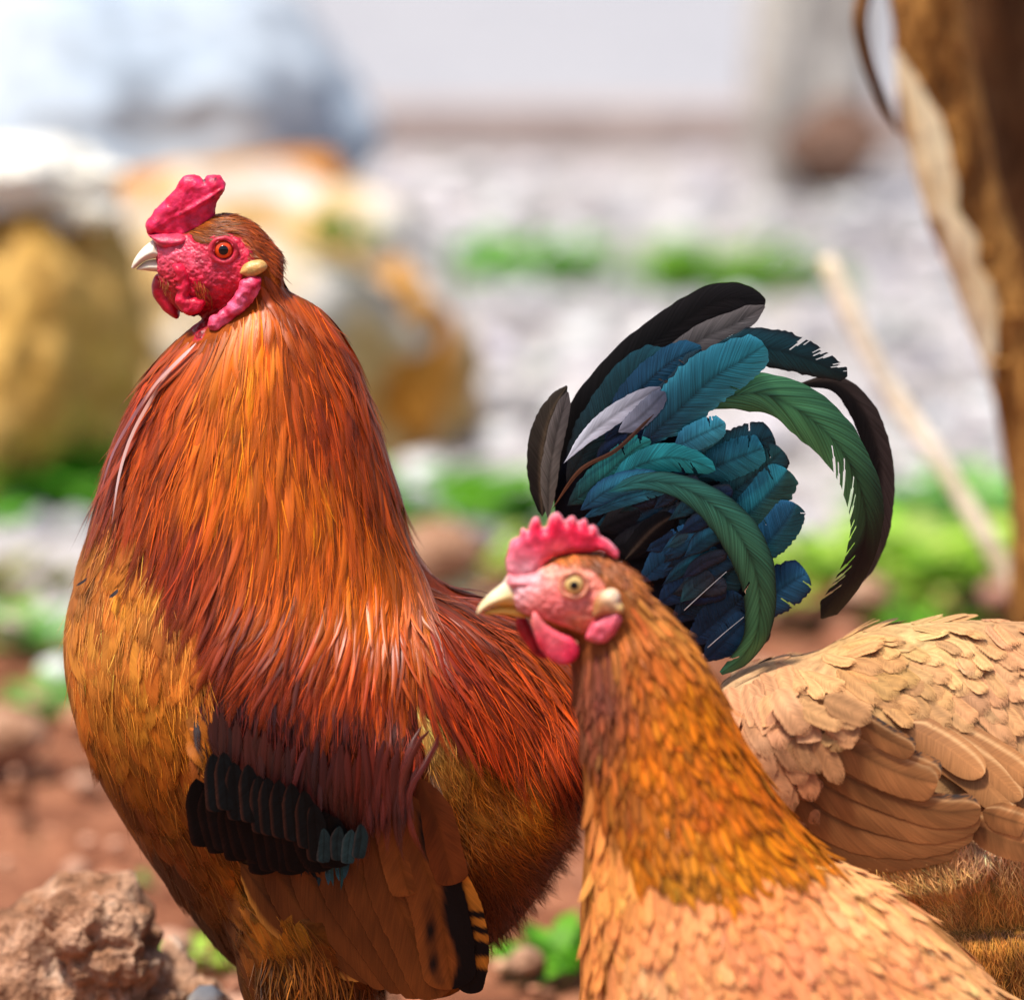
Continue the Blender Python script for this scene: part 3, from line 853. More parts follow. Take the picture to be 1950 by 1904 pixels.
# crowns out of frame
def crown(parent, ctr, R, n, seed):
    g = np.random.default_rng(seed)
    d = g.normal(size=(n, 3)); d /= np.linalg.norm(d, axis=1)[:, None]
    p = d * (g.random(n) ** .4)[:, None] * R + ctr
    a = g.normal(size=(n, 3)); a /= np.linalg.norm(a, axis=1)[:, None]
    b = np.cross(a, g.normal(size=(n, 3))); b /= np.linalg.norm(b, axis=1)[:, None]
    L = g.uniform(.02, .04, n)[:, None]
    V = np.stack([p - a * L, p + b * L * .4, p + a * L, p - b * L * .4], 1).reshape(-1, 3)
    F = np.arange(n * 4).reshape(-1, 4)
    c = np.repeat(lin((70, 110, 40)) * np.exp(g.normal(0, .25, (n, 1))), 4, 0)
    mk("crown", V, F, M_LEAF, parent, col=np.clip(c, 0, .5), kind="stuff")
top = at(1740, -160, Yt); top2 = at(1900, -160, .95)
V, F = tube(cr(np.array([top, top + [.02, .1, .3], top + [.15, .2, .7]]), 20), np.linspace(.03, .012, 20), 12); mk("limb", V, F, M_BARK, tr)
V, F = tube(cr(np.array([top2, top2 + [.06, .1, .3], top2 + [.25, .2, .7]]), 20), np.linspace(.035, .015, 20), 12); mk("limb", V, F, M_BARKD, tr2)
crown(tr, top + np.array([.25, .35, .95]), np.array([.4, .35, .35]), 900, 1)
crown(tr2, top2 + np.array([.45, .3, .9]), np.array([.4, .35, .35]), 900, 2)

#@@ROOSTER
# ------------------------------------------------------------------ shared bird pieces
def eye(parent, xy, Y, r, iris, pupil_r, lid_r, lid_col, rim_col, squash=.6):
    c = at(xy[0], xy[1], Y)
    n, m = 16, 28
    def dome(r_, y0, dep, cols):
        a = np.linspace(0, np.pi / 2, n); th = np.linspace(0, 2 * np.pi, m, endpoint=False)
        V = np.stack([r_ * np.sin(a)[:, None] * np.cos(th), np.broadcast_to(-dep * np.cos(a)[:, None], (n, m)) + y0, r_ * np.sin(a)[:, None] * np.sin(th)], -1)
        q = np.sin(a)
        cl = np.array([cols(v) for v in q])
        return V.reshape(-1, 3) + c, np.repeat(cl, m, 0)
    F = grid_faces(n, m, True)
    def ic(q):
        k = np.clip((q - .75) / .25, 0, 1)
        return np.asarray(iris) * (1 - k) * (.8 + .4 * q) + np.asarray(rim_col) * k
    V, cl = dome(r, 0, r * squash, ic)
    e = mk("eye", V, F, M_EYE, parent, cl)
    V, cl = dome(pupil_r, -r * squash * .80, pupil_r * .34, lambda q: np.array([.004, .004, .008]))
    p = mk("pupil", V, F, M_PUPIL, None); p.parent = e
    # lid ring
    th = np.linspace(0, 2 * np.pi, 40, endpoint=False); ph = np.linspace(0, 2 * np.pi, 10, endpoint=False)
    w1 = (lid_r - r) * .55
    R = np.array([[(lid_r - w1 * .5 + w1 * math.cos(b)) * np.array([math.cos(a), 0, math.sin(a) * .94]) + np.array([0, -r * squash * .45 - w1 * .8 * math.sin(b), 0]) for b in ph] for a in th])
    R = R.reshape(-1, 3) + c
    R = R + np.array([mn.noise_vector(Vector(v) * 260) for v in R]) * .0006
    i = np.arange(40)[:, None]; j = np.arange(10)[None]
    F2 = np.stack([i * 10 + j, i * 10 + (j + 1) % 10, ((i + 1) % 40) * 10 + (j + 1) % 10, ((i + 1) % 40) * 10 + j], -1).reshape(-1, 4)
    lc = np.tile(lid_col, (400, 1)) * (1 + .25 * rng.normal(0, .4, (400, 1)))
    l = mk("eyelid", R, F2, M_SKIN, None, np.clip(lc, 0, .9)); l.parent = e
    return e
M_EYE = skin_mat("iris", rough=.12, spec=.6, freq=1500, bump=.05, sss=0, var=.15)

def skin_part(name, poly, Y, T, Rr, colf, parent, lump=.0006, lfreq=140, voxel=.0009, tilt=None, floor=.15, mat=None, smooth=3):
    V, F = inflate(poly, Y, T, Rr, voxel, smooth, floor, tilt, lump, lfreq)
    x, y = proj(V)
    c = colf(x, y, V)
    return mk(name, V, F, mat or M_SKIN, parent, np.clip(c, 0, .9))

def leg(parent, hipx, Y, z_top, foot_x, ground_z, r=.0065, col=(190, 150, 70)):
    """Scaly shank with four toes standing on the ground."""
    a = np.array([hipx, Y, z_top]); f = np.array([foot_x, Y, ground_z + r * .9])
    parts = [tube(cr(np.array([a, (a + f) / 2 + [.004, 0, 0], f]), 14), np.linspace(r * 1.25, r, 14), 10)]
    for dx, dy, L in [(-1, 0, .06), (-.8, .55, .05), (-.8, -.55, .05), (.9, .1, .025)]:
        d = np.array([dx, dy, 0]) / math.hypot(dx, dy)
        t_ = f + d * L; t_[2] = ground_z + .003
        parts.append(tube(cr(np.array([f, f + d * L * .5 + [0, 0, .003], t_]), 8), np.linspace(r * .85, r * .3, 8), 8))
    V, F = join(parts)
    return mk("leg", V, F, M_SCALE, parent, np.tile(lin(col), (len(V), 1)))

# ------------------------------------------------------------------ rooster
RG = 1.0
rooster = thing("rooster", "orange rooster with red comb and glossy blue green tail, facing left", "rooster", (at(650, 1900, 0)[0], 0, 0))
st = [(400, 600, 520, 545, .020), (345, 640, 610, 590, .033), (285, 705, 662, 660, .043), (232, 810, 708, 770, .053), (193, 925, 744, 900, .062),
      (158, 1055, 785, 1045, .072), (124, 1180, 850, 1125, .083), (124, 1290, 935, 1160, .090), (160, 1420, 1000, 1195, .094), (235, 1560, 1050, 1230, .094),
      (345, 1715, 1090, 1260, .088), (480, 1850, 1130, 1285, .08), (720, 1850, 1155, 1290, .072), (935, 1790, 1180, 1270, .058), (1060, 1640, 1195, 1230, .043), (1130, 1480, 1200, 1190, .028)]
parts = [loft(st, 0.0)]
hd = R1([(425, 700), (455, 990), (560, 640), (540, 1180), (720, 590), (690, 1290), (900, 500), (880, 1250), (1080, 515), (1050, 1270), (1230, 600), (1200, 1290), (1330, 720), (1330, 1300), (1430, 830), (1420, 1300)])
dd = [.007, .012, .016, .0195, .021, .022, .021, .018]
parts.append(loft([(*hd[2 * i + 1], *hd[2 * i], dd[i]) for i in range(8)], 0.0, 50, 30))
for sgn in (-1, 1):   # thighs
    q = at(np.array([600, 590, 600, 640]), np.array([1700, 1850, 1980, 2090]), sgn * .045)
    parts.append(tube(cr(q, 20), np.interp(np.linspace(0, 1, 20), [0, .4, .8, 1], [.05, .042, .022, .009]), 18))
wing = [(372, 1350), (450, 1310), (560, 1300), (700, 1310), (800, 1420), (850, 1560), (890, 1700), (905, 1800), (880, 1875), (820, 1895), (720, 1850), (600, 1760), (480, 1650), (395, 1510)]
P = cr(np.vstack([wing, wing[:1]]), 60)[:-1]
W = at(P[:, 0], P[:, 1], -.07); n = len(W); a = W.copy(); b = W.copy(); a[:, 1] = -.104 + .026 * np.clip((P[:, 1] - 1500) / 400, 0, 1) + .024 * np.clip((1470 - P[:, 1]) / 170, 0, 1); b[:, 1] = -.045
i = np.arange(n); j = (i + 1) % n
parts.append((np.vstack([a, b]), [np.stack([i, j, j + n, i + n], 1), i[None, ::-1], (i + n)[None]]))
# join by hand (ngons in the wing slab)
Vs, Fl, off = [], [], 0
for V, F in parts:
    for f in F: Fl.append(np.asarray(f) + off)
    Vs.append(V); off += len(V)
RV, RF = remesh(np.vstack(Vs), Fl, .0024, 8)
RB = bvh_of(RV, RF)

red = lin((206, 28, 62)); redd = lin((150, 14, 34)); pink = lin((232, 110, 128))
rcol = CF([(420, 420, (120, 62, 20)), (500, 450, (140, 60, 18)), (600, 580, (150, 62, 20)), (690, 740, (150, 60, 16)), (740, 900, (150, 60, 14)), (780, 1040, (170, 80, 30)),
           (450, 720, (204, 106, 26)), (480, 850, (208, 106, 22)), (400, 900, (202, 102, 22)), (560, 950, (200, 100, 20)), (620, 800, (158, 62, 12)),
           (330, 680, (150, 62, 22)), (260, 790, (140, 50, 26)), (200, 920, (130, 56, 40)), (300, 880, (150, 62, 18)), (350, 1050, (140, 50, 14)),  # darker left points paint the shaded front of the neck
           (500, 1100, (176, 80, 16)), (620, 1100, (198, 96, 18)), (700, 1150, (196, 94, 24)), (420, 1200, (130, 48, 14)), (560, 1290, (140, 50, 14)), (700, 1290, (164, 64, 16)), (790, 1220, (190, 90, 40)), (820, 1150, (176, 110, 90)),  # greyish last point paints the sky sheen at the right hem
           (900, 1170, (130, 60, 30)), (1000, 1230, (150, 66, 26)), (900, 1300, (170, 56, 16)), (1020, 1380, (180, 66, 18)), (960, 1450, (186, 70, 18)), (1080, 1450, (150, 46, 16))])
fieldH = Field([(430, 430, (.9, .1)), (500, 460, (.7, .6)), (560, 560, (.5, .85)), (650, 650, (.45, .9)), (700, 760, (.25, 1)), (740, 900, (.15, 1)), (780, 1040, (.3, .95)),
                (370, 640, (-.55, .8)), (320, 690, (-.6, .8)), (260, 780, (-.42, .9)), (210, 900, (-.28, .97)), (420, 660, (-.25, 1)), (450, 800, (-.14, 1)), (500, 680, (.0, 1)), (600, 700, (.3, 1)),
                (550, 900, (.06, 1)), (650, 900, (.15, 1)), (340, 850, (-.34, .95)), (300, 1000, (-.2, 1)), (400, 1100, (-.25, .95)), (480, 1230, (-.5, .85)), (620, 1240, (-.35, .93)), (560, 1100, (-.12, 1)), (700, 1180, (-.1, 1)), (760, 1200, (.05, 1)), (830, 1200, (.3, 1))])

def paint_rooster(V):
    x, y = proj(V)
    body = CF([(450, 700, (150, 70, 20)), (500, 1000, (150, 66, 16)), (220, 1000, (150, 96, 50)), (200, 1250, (176, 112, 50)), (300, 1350, (160, 96, 36)), (260, 1500, (130, 76, 26)), (400, 1700, (60, 34, 14)),
               (560, 1450, (84, 22, 12)), (700, 1350, (100, 30, 12)), (560, 1600, (18, 16, 18)), (700, 1750, (120, 70, 26)), (950, 1600, (150, 90, 30)), (900, 1250, (120, 40, 14)), (1000, 1400, (130, 44, 14)), (600, 1850, (100, 58, 18)), (1050, 1750, (150, 100, 40))])(x, y) * .8
    face = np.array(R1([(400, 690), (560, 640), (690, 650), (790, 700), (900, 645), (1020, 650), (1110, 700), (1185, 790), (1190, 870), (1120, 960), (1100, 1060), (1060, 1180), (940, 1300), (860, 1330), (790, 1480), (740, 1480), (690, 1330), (600, 1290), (500, 1150), (450, 990)]))
    m = inside(np.c_[x, y], face)
    c = body
    k = np.clip(vnoise(V[m], 260) * .5 + .5 + .3 * vnoise(V[m], 700), 0, 1)[:, None]
    c[m] = redd * (1 - k) * .6 + lin((212, 44, 72)) * (k * .8 + .2)
    return c, m
rc, fm = paint_rooster(RV)
# wrinkles on the bare face
idx = np.where(fm)[0]
for q in idx:
    v = Vector(RV[q]); RV[q] += np.array(mn.noise_vector(v * 420)) * .00045 + np.array(mn.noise_vector(v * 150)) * .0005
mk("body", RV, RF, M_BODY, rooster, rc)
# bare face as its own skin, fine mesh
def face_patch(poly, bvh, colf, parent, lift=.0006, step=1.3, amp=.0005, Y0=0.0):
    P = np.asarray(poly, float)
    x0, y0 = P.min(0); x1, y1 = P.max(0)
    xs = np.arange(x0, x1 + step, step); ys = np.arange(y0, y1 + step, step)
    X, Yy = np.meshgrid(xs, ys, indexing='ij')
    ins = inside(np.c_[X.ravel(), Yy.ravel()], P); ed = sdf(np.c_[X.ravel(), Yy.ravel()], P)
    V = np.zeros((X.size, 3)); ok = np.zeros(X.size, bool)
    for q in np.where(ins)[0]:
        d = Vector(at(X.ravel()[q], Yy.ravel()[q], Y0) - CAM).normalized()
        h, n_, _, _ = bvh.ray_cast(Vector(CAM), d)
        if h is None or n_.y > -.12: continue
        f = min(1, ed[q] / 5)
        v = h + n_ * (lift * (2 * f - 1) )
        v = v + n_ * (amp * f * (1.2 * mn.noise(h * 300) + .8 * mn.noise(h * 650) + .5 * mn.noise(h * 1300)))
        V[q] = v; ok[q] = True
    F = grid_faces(len(xs), len(ys)); F = F[ok[F].all(1)]
    used = np.unique(F); mp = np.full(X.size, -1); mp[used] = np.arange(len(used))
    V = V[used]
    return mk("face", V, mp[F], M_SKIN, parent, np.clip(colf(X.ravel()[used], Yy.ravel()[used], V), 0, .9))
def rface(x, y, V):
    k = np.clip(.5 + .8 * vnoise(V, 240) + .4 * vnoise(V, 600), 0, 1)[:, None]
    f = CF([(320, 470, (226, 96, 120)), (370, 500, (222, 86, 110)), (400, 520, (214, 70, 96)), (430, 510, (216, 60, 84)), (370, 540, (196, 26, 56)), (440, 560, (190, 24, 44)), (470, 470, (214, 50, 76)), (400, 600, (150, 16, 30)), (365, 610, (110, 16, 22)), (340, 560, (170, 40, 44)), (400, 450, (196, 40, 66))])
    return f(x, y) * (.65 + .6 * k)
fp = R1([(400, 690), (560, 640), (690, 655), (740, 720), (800, 700), (900, 640), (1020, 645), (1110, 700), (1185, 790), (1190, 870), (1130, 950), (1100, 1060), (1050, 1180), (940, 1290), (860, 1330), (800, 1480), (750, 1490), (690, 1360), (600, 1320), (500, 1200), (440, 1030), (430, 800)])
face_patch(fp, RB, rface, rooster)

def rcomb(x, y, V):
    k = np.clip(.5 + .9 * vnoise(V, 180) + .5 * vnoise(V, 480), 0, 1)[:, None]
    c = lin((236, 48, 100)) * k + lin((206, 18, 62)) * (1 - k)
    for (a, b, r) in R1([(940, 340)]) and [(*R1([(945, 335)])[0], 5), (*R1([(900, 230)])[0], 4.5), (*R1([(812, 240)])[0], 4), (*R1([(885, 375)])[0], 4.5), (*R1([(625, 495)])[0], 3)]:
        e = np.exp(-((x - a) ** 2 + (y - b) ** 2) / r ** 2)[:, None] * np.clip(.9 + vnoise(V, 700)[:, None] * 2, 0, 1)
        c = c * (1 - e) + lin((40, 16, 34)) * e
    return c
combp = R1([(352, 600), (362, 550), (440, 460), (520, 375), (600, 290), (622, 240), (662, 207), (740, 195), (788, 212), (812, 234), (840, 202), (900, 190), (950, 212), (976, 260), (976, 310), (942, 352), (912, 400), (905, 460), (892, 520), (850, 590), (770, 640), (700, 680), (660, 700), (560, 690), (450, 680), (380, 660)])
def comb_tilt(V):
    x, y = proj(V)
    a, b = np.array(R1([(975, 300)])[0]), np.array(R1([(620, 510)])[0]); ab = b - a
    t = np.clip(((np.c_[x, y] - a) @ ab) / (ab @ ab), 0, 1); dd_ = np.linalg.norm(np.c_[x, y] - (a + t[:, None] * ab), axis=1)
    sgn = ((x - a[0]) * ab[1] - (y - a[1]) * ab[0])
    fold = np.exp(-(dd_ / 5.0) ** 2) * .0035 + np.where(sgn > 0, .0, .0014) * (1 - np.exp(-(dd_ / 8) ** 2))
    front = V[:, 1] < 0.0
    return -fold * front * np.clip(1.2 - t * .6, 0, 1)
skin_part("comb", combp, 0.0, .0125, .006, rcomb, rooster, lump=.0010, lfreq=170, tilt=comb_tilt, floor=.3)
nose = R1([(372, 655), (480, 640), (685, 650), (692, 720), (640, 755), (560, 765), (480, 765), (425, 715)])
skin_part("nasal_skin", nose, -.002, .022, .006, lambda x, y, V: lin((212, 60, 92)) * (.7 + .5 * np.clip(.5 + vnoise(V, 300), 0, 1))[:, None], rooster, lump=.0005, lfreq=260)
def horn(x, y, V):
    f = CF([(255, 508, (236, 222, 200)), (275, 480, (240, 232, 214)), (300, 465, (236, 224, 204)), (320, 490, (224, 190, 160)), (350, 500, (226, 160, 150)), (300, 515, (236, 226, 206)), (335, 512, (214, 180, 160))])
    return f(x, y) * (.85 + .2 * np.clip(.5 + vnoise(V, 200), 0, 1))[:, None]
skin_part("upper_beak", R1([(242, 922), (268, 852), (328, 772), (400, 712), (432, 692), (470, 745), (540, 785), (600, 828), (655, 868), (560, 858), (440, 846), (350, 866), (272, 922)]), 0.0, .0235, .015, horn, rooster, lump=0, mat=M_BEAK, floor=.1)
skin_part("lower_beak", R1([(278, 932), (350, 872), (440, 854), (560, 864), (640, 880), (560, 922), (480, 950), (400, 945)]), 0.0, .0195, .011, horn, rooster, lump=0, mat=M_BEAK, floor=.1)
def rw(c0, c1):
    return lambda x, y, V: (lambda k: lin(c0) * k + lin(c1) * (1 - k))(np.clip(.5 + .8 * vnoise(V, 160) + .4 * vnoise(V, 420), 0, 1)[:, None])
skin_part("wattle", R1([(402, 1060), (430, 975), (500, 985), (560, 1080), (600, 1160), (625, 1300), (560, 1300), (470, 1220), (415, 1140)]), .004, .014, .004, rw((206, 22, 56), (160, 10, 34)), rooster, lump=.0006)
skin_part("wattle", R1([(565, 900), (640, 885), (690, 960), (712, 1080), (690, 1140), (760, 1148), (812, 1168), (815, 1212), (772, 1270), (700, 1288), (640, 1262), (592, 1190), (585, 1150), (612, 1100), (580, 1080), (605, 1040), (570, 1010), (590, 980)]), -.0145, .0105, .0035, rw((236, 36, 76), (180, 12, 44)), rooster, lump=.0009, lfreq=260)
skin_part("ear_lobe", R1([(1090, 962), (1110, 905), (1160, 872), (1240, 855), (1285, 875), (1300, 925), (1240, 975), (1160, 995)]), -.0215, .009, .004, rw((226, 186, 120), (196, 140, 70)), rooster, lump=.0006)
skin_part("lower_lobe", R1([(1085, 1060), (1125, 1000), (1240, 990), (1252, 1060), (1200, 1165), (1120, 1262), (1040, 1325), (950, 1392), (890, 1408), (838, 1372), (860, 1310), (925, 1270), (1000, 1200), (1052, 1120)]), -.0225, .010, .0045, rw((240, 110, 150), (190, 20, 60)), rooster, lump=.0011, lfreq=260)
ec = R1([(965, 777)])[0]
eye(rooster, ec, -.0197, .0056, lin((226, 70, 12)), .0029, .0082, lin((206, 50, 74)), lin((120, 24, 16)))

# crown and hackle
def hackle_set(poly, sp, L, hw, lift, jit, K=8, lightk=1.0, mat=M_HACKLE, kind='lance', fld=fieldH, cf=rcol, edgek=1.18, tipc=None, curl=.15, amt=.22, bvh=RB, cup=.35, roll=.35, U=5, lift0=.0004, Y0=0.0, clump=.85):
    pts = scatter(poly, sp)
    Lr = np.exp(rng.normal(0, .16, len(pts))) * (L(pts[:, 0], pts[:, 1]) if callable(L) else L)
    p, n_, ok = walk(bvh, pts, Lr, fld, K, jit, curl, Y0)
    pts = pts[ok]
    mid = proj(p[:, K // 2])
    cl_ = np.array([mn.noise(Vector((a / 17, b / 110, 2.0))) for a, b in pts]) * clump
    base = vary(cf(mid[0], mid[1]) * lightk * np.exp(cl_)[:, None], len(pts), amt)
    return plumes(p, n_, hw * .000308 * np.exp(rng.normal(0, .18, len(pts))), kind, lift * np.exp(rng.normal(0, .3, len(pts))), base,
                  edge=np.clip(base * edgek, 0, .9), tip=None if tipc is None else np.tile(tipc, (len(pts), 1)), cup=cup, roll=roll, U=U, lift0=lift0)
crownp = R1([(690, 660), (720, 600), (760, 560), (900, 490), (1080, 515), (1240, 600), (1330, 720), (1420, 850), (1340, 960), (1290, 880), (1200, 830), (1150, 720), (1050, 640), (900, 625), (800, 690), (740, 710)])
hackp = [(345, 640), (375, 650), (400, 640), (430, 625), (480, 590), (500, 530), (520, 470), (560, 510), (620, 590), (670, 660), (715, 770), (742, 890), (770, 1000), (800, 1060), (800, 1130), (740, 1190), (640, 1210), (540, 1180), (470, 1090), (400, 980), (330, 900), (262, 850), (210, 880), (196, 905), (215, 840), (250, 770), (290, 700)]
HL = lambda x, y: np.interp(y, [450, 560, 650, 900, 1200], [70, 110, 170, 250, 230])
blades = [hackle_set(hackp, 17, HL, 14, .0024, .05, lightk=.9, roll=.16, amt=.14, cup=.25),
          hackle_set(hackp, 17, HL, 11, .0034, .06, lightk=1.15, roll=.18, amt=.16, cup=.25)]
as_stuff("hackle_feathers", blades, M_HACKLE, rooster, 0.0)
st_ = [hackle_set(hackp, 12, lambda x, y: HL(x, y) * .8, 1.25, .0034, .07, K=8, lightk=1.1, U=2, cup=0, curl=.16, amt=.3, roll=.1)]
as_stuff("hackle_barbs", st_, M_STRAND, rooster)
hemp = [(430, 1030), (470, 1110), (540, 1170), (640, 1190), (740, 1170), (800, 1120), (795, 1060), (720, 1070), (600, 1080), (500, 1050)]
as_stuff("hackle_tips", [hackle_set(hemp, 21, 190, 7, .006, .08, lightk=.8, roll=.28, amt=.2, cup=.3, curl=.2), hackle_set([(700, 1050), (755, 1060), (795, 1140), (780, 1180), (740, 1170), (690, 1130)], 19, 160, 6.5, .006, .1, lightk=1.0, roll=.35, amt=.2, cup=.3, curl=.25)], M_GLOSS, rooster, 0.0)
as_stuff("crown_feathers", [hackle_set(crownp, 6, 36, 3.6, .0009, .1, K=6, amt=.2, roll=.1), hackle_set(crownp, 6, 34, .8, .001, .12, K=6, lightk=1.3, U=2, cup=0, amt=.3)], M_HACKLE, rooster, 0.0)
brc = CF([(300, 520, (176, 110, 60)), (400, 560, (150, 80, 40)), (330, 560, (120, 70, 36))])
brf = Field([(310, 520, (.3, 1)), (360, 560, (.35, .95)), (400, 580, (.2, 1)), (420, 450, (.9, .3)), (440, 500, (.8, .5))])
as_stuff("face_bristles", [hackle_set(R1(q), 4.5, 13, .55, .0012, .3, K=4, fld=brf, cf=brc, U=2, cup=0, amt=.35, lift0=.001) for q in
    ([(470, 960), (540, 1000), (560, 1130), (500, 1130), (460, 1040)], [(700, 1000), (800, 1010), (880, 1120), (860, 1190), (760, 1130)], [(1080, 680), (1190, 780), (1200, 880), (1130, 900), (1150, 800)])], M_STRAND, rooster)
# saddle
fieldS = Field([(850, 1130, (.8, .6)), (950, 1180, (.8, .6)), (880, 1280, (.55, .85)), (1000, 1300, (.55, .83)), (950, 1420, (.35, .95)), (1060, 1450, (.3, .95)), (850, 1350, (.4, .9)), (820, 1250, (.3, .95))])
saddp = [(800, 1105), (860, 1130), (940, 1160), (1010, 1200), (1090, 1240), (1120, 1330), (1110, 1400), (1040, 1390), (960, 1370), (880, 1340), (800, 1290), (770, 1220)]
scol = CF([(850, 1150, (110, 56, 34)), (950, 1180, (120, 50, 30)), (1050, 1240, (140, 60, 24)), (860, 1260, (136, 44, 14)), (960, 1330, (156, 60, 16)), (1050, 1400, (160, 62, 18)), (1100, 1480, (100, 28, 12)), (900, 1420, (156, 54, 14)), (980, 1480, (170, 72, 22))])
as_stuff("saddle_feathers", [hackle_set(saddp, 19, 180, 11, .004, .09, fld=fieldS, cf=scol, lightk=.75, roll=.2, amt=.16, cup=.25), hackle_set(saddp, 22, 180, 8.5, .006, .11, fld=fieldS, cf=scol, lightk=1.05, roll=.2, amt=.18, cup=.25)], M_HACKLE, rooster, 0.0)
as_stuff("saddle_barbs", [hackle_set(saddp, 11, 160, 1.2, .0065, .12, K=8, fld=fieldS, cf=scol, lightk=1.05, U=2, cup=0, amt=.35, roll=.1)], M_STRAND, rooster)

# breast, belly
fieldB = Field([(180, 1000, (-.2, 1)), (230, 1080, (-.35, .95)), (160, 1150, (.0, 1)), (150, 1300, (.2, 1)), (250, 1200, (-.1, 1)), (330, 1250, (.05, 1)), (300, 1380, (.25, .95)), (230, 1450, (.42, .9)), (350, 1600, (.6, .8)), (450, 1750, (.62, .78)), (550, 1850, (.5, .87)), (340, 1480, (.3, .95))])
bcol = CF([(210, 1000, (170, 104, 56)), (160, 1130, (160, 104, 60)), (250, 1120, (196, 124, 56)), (200, 1230, (206, 140, 70)), (140, 1250, (196, 130, 66)), (300, 1220, (186, 116, 56)), (350, 1270, (186, 112, 50)), (240, 1330, (190, 120, 50)), (330, 1400, (170, 100, 36)), (190, 1420, (150, 92, 36)), (280, 1500, (146, 84, 28)), (230, 1530, (84, 46, 16)), (350, 1620, (110, 62, 20)), (320, 1660, (56, 30, 10)), (430, 1650, (130, 76, 24)), (420, 1770, (64, 36, 12)), (500, 1740, (160, 100, 34)), (520, 1850, (90, 52, 16)), (640, 1850, (110, 60, 18)), (700, 1880, (90, 50, 16))])  # lit breast and shaded underside are painted into these tones
brp = [(200, 930), (250, 960), (300, 1030), (330, 1120), (380, 1220), (400, 1290), (385, 1380), (375, 1500), (440, 1620), (560, 1740), (700, 1850), (760, 1900), (480, 1895), (400, 1790), (300, 1640), (215, 1500), (165, 1390), (135, 1290), (126, 1200), (150, 1090), (185, 960)]
pts = scatter(brp, 26, .38)
Lr = rng.uniform(100, 170, len(pts))
p, n_, ok = walk(RB, pts, Lr, fieldB, 8, .13, .1)
mid = proj(p[:, 4]); base = vary(bcol(*mid) * np.array([.95, .84, .72]), len(p), .2)
bl = plumes(p, n_, rng.uniform(24, 36, len(p)) * .000308, 'oval', rng.uniform(.0012, .0032, len(p)), base * .72, edge=np.clip(base * .95, 0, .9), tip=np.clip(base * 1.25, 0, .9), shaft=base * .9, cup=.14, roll=.1, tw=2.5)
as_parts("breast_feather", bl, M_VANE, rooster)
as_stuff("breast_barbs", [hackle_set(brp, 11, 85, .8, .003, .12, K=6, fld=fieldB, cf=bcol, lightk=1.0, U=2, cup=0, amt=.3, roll=.1)], M_STRAND, rooster)
Vm = bl[0].copy(); Vm[..., 1] *= -1
as_stuff("far_breast_feathers", [(Vm, *bl[1:])], M_VANE, rooster)

for pts, hw, c_, c2 in [([(350, 686), (305, 755), (266, 835), (246, 915), (238, 1002)], 5.5, (206, 120, 80), (232, 206, 206)), ([(330, 700), (276, 785), (238, 865), (218, 950)], 6, (140, 70, 60), (160, 110, 120)),
                        ([(380, 660), (340, 705), (310, 745), (290, 790)], 5, (226, 190, 190), (200, 120, 90))]:
    V, c, uv, f = surf_quill(RB, pts, hw, two(lin(c_, .8), lin(c2, .8)), .004, .007, K=16, U=5, kind='lance', cup=.25)
    mk("hackle_feather", V[0], f, M_GLOSS, rooster, c[0], uv[0])  # lilac-white ends paint sheen into these left hackles
for x_, y_ in [(176, 1112), (232, 1133)]:
    V, c, uv, f = surf_quill(RB, [(x_ + 2, y_ - 9), (x_, y_), (x_ - 3, y_ + 10)], 5.5, two(lin((46, 34, 34)), lin((24, 20, 26))), .0050, .0056, K=8, U=5, kind='oval', cup=.1)
    mk("dark_speck_feather", V[0], f, M_VANE, rooster, c[0], uv[0])
# wing bow
fieldW = Field([(450, 1400, (.0, 1)), (600, 1400, (-.05, 1)), (750, 1400, (.05, 1)), (780, 1550, (.15, 1)), (500, 1550, (.05, 1)), (380, 1400, (.15, 1))])
wcol = CF([(400, 1330, (84, 30, 20)), (500, 1350, (84, 22, 14)), (650, 1380, (110, 36, 14)), (760, 1380, (116, 40, 14)), (450, 1450, (64, 22, 14)), (600, 1470, (60, 14, 10)), (720, 1500, (96, 26, 12)), (560, 1560, (70, 24, 14)), (700, 1580, (80, 24, 14)), (400, 1500, (50, 26, 18))])
wbp = [(375, 1310), (470, 1290), (600, 1300), (780, 1290), (800, 1390), (770, 1490), (735, 1520), (640, 1520), (540, 1500), (440, 1440), (375, 1380)]
as_stuff("wing_bow_feathers", [hackle_set(wbp, 19, 125, 13, .0025, .06, fld=fieldW, cf=wcol, lightk=.45, roll=.14, amt=.16, cup=.25), hackle_set(wbp, 21, 105, 9, .0035, .09, fld=fieldW, cf=wcol, lightk=.55, roll=.14, amt=.2, cup=.25)], M_HACKLE, rooster, 0.0)
as_stuff("wing_bow_barbs", [hackle_set(wbp, 10, 90, 1.1, .004, .1, K=6, fld=fieldW, cf=wcol, lightk=.8, U=2, cup=0, amt=.45, roll=.1)], M_STRAND, rooster)
# folded flight feathers
def quills(name, specs, mat, parent, bvh, lk=1.0, **kw):
    for s in specs:
        a_ = [v * lk for v in s[3:]]
        V, c, uv, f = surf_quill(bvh, s[0], s[1], s[2], *a_, **kw)
        mk(name, V[0], f, mat, parent, c[0], uv[0])
BRN = lin((142, 80, 32)); BRN2 = lin((112, 62, 26)); OR = lin((206, 120, 40)); BLK = lin((22, 20, 24)); GLD = lin((196, 134, 56))
def brown(k=1.0, edge=None):
    def f(s, u):
        c = (BRN2 * (1 - s[..., None]) + BRN * s[..., None]) * k
        e = np.exp(-(u / .1) ** 2)[..., None] * .28; c = c * (1 - e) + OR * k * e
        if edge is not None:
            e = np.clip((u * edge - .35) * 5, 0, 1)[..., None] * np.clip((s - .05) * 6, 0, 1)[..., None]; c = c * (1 - e) + BLK * e
        return c
    return f
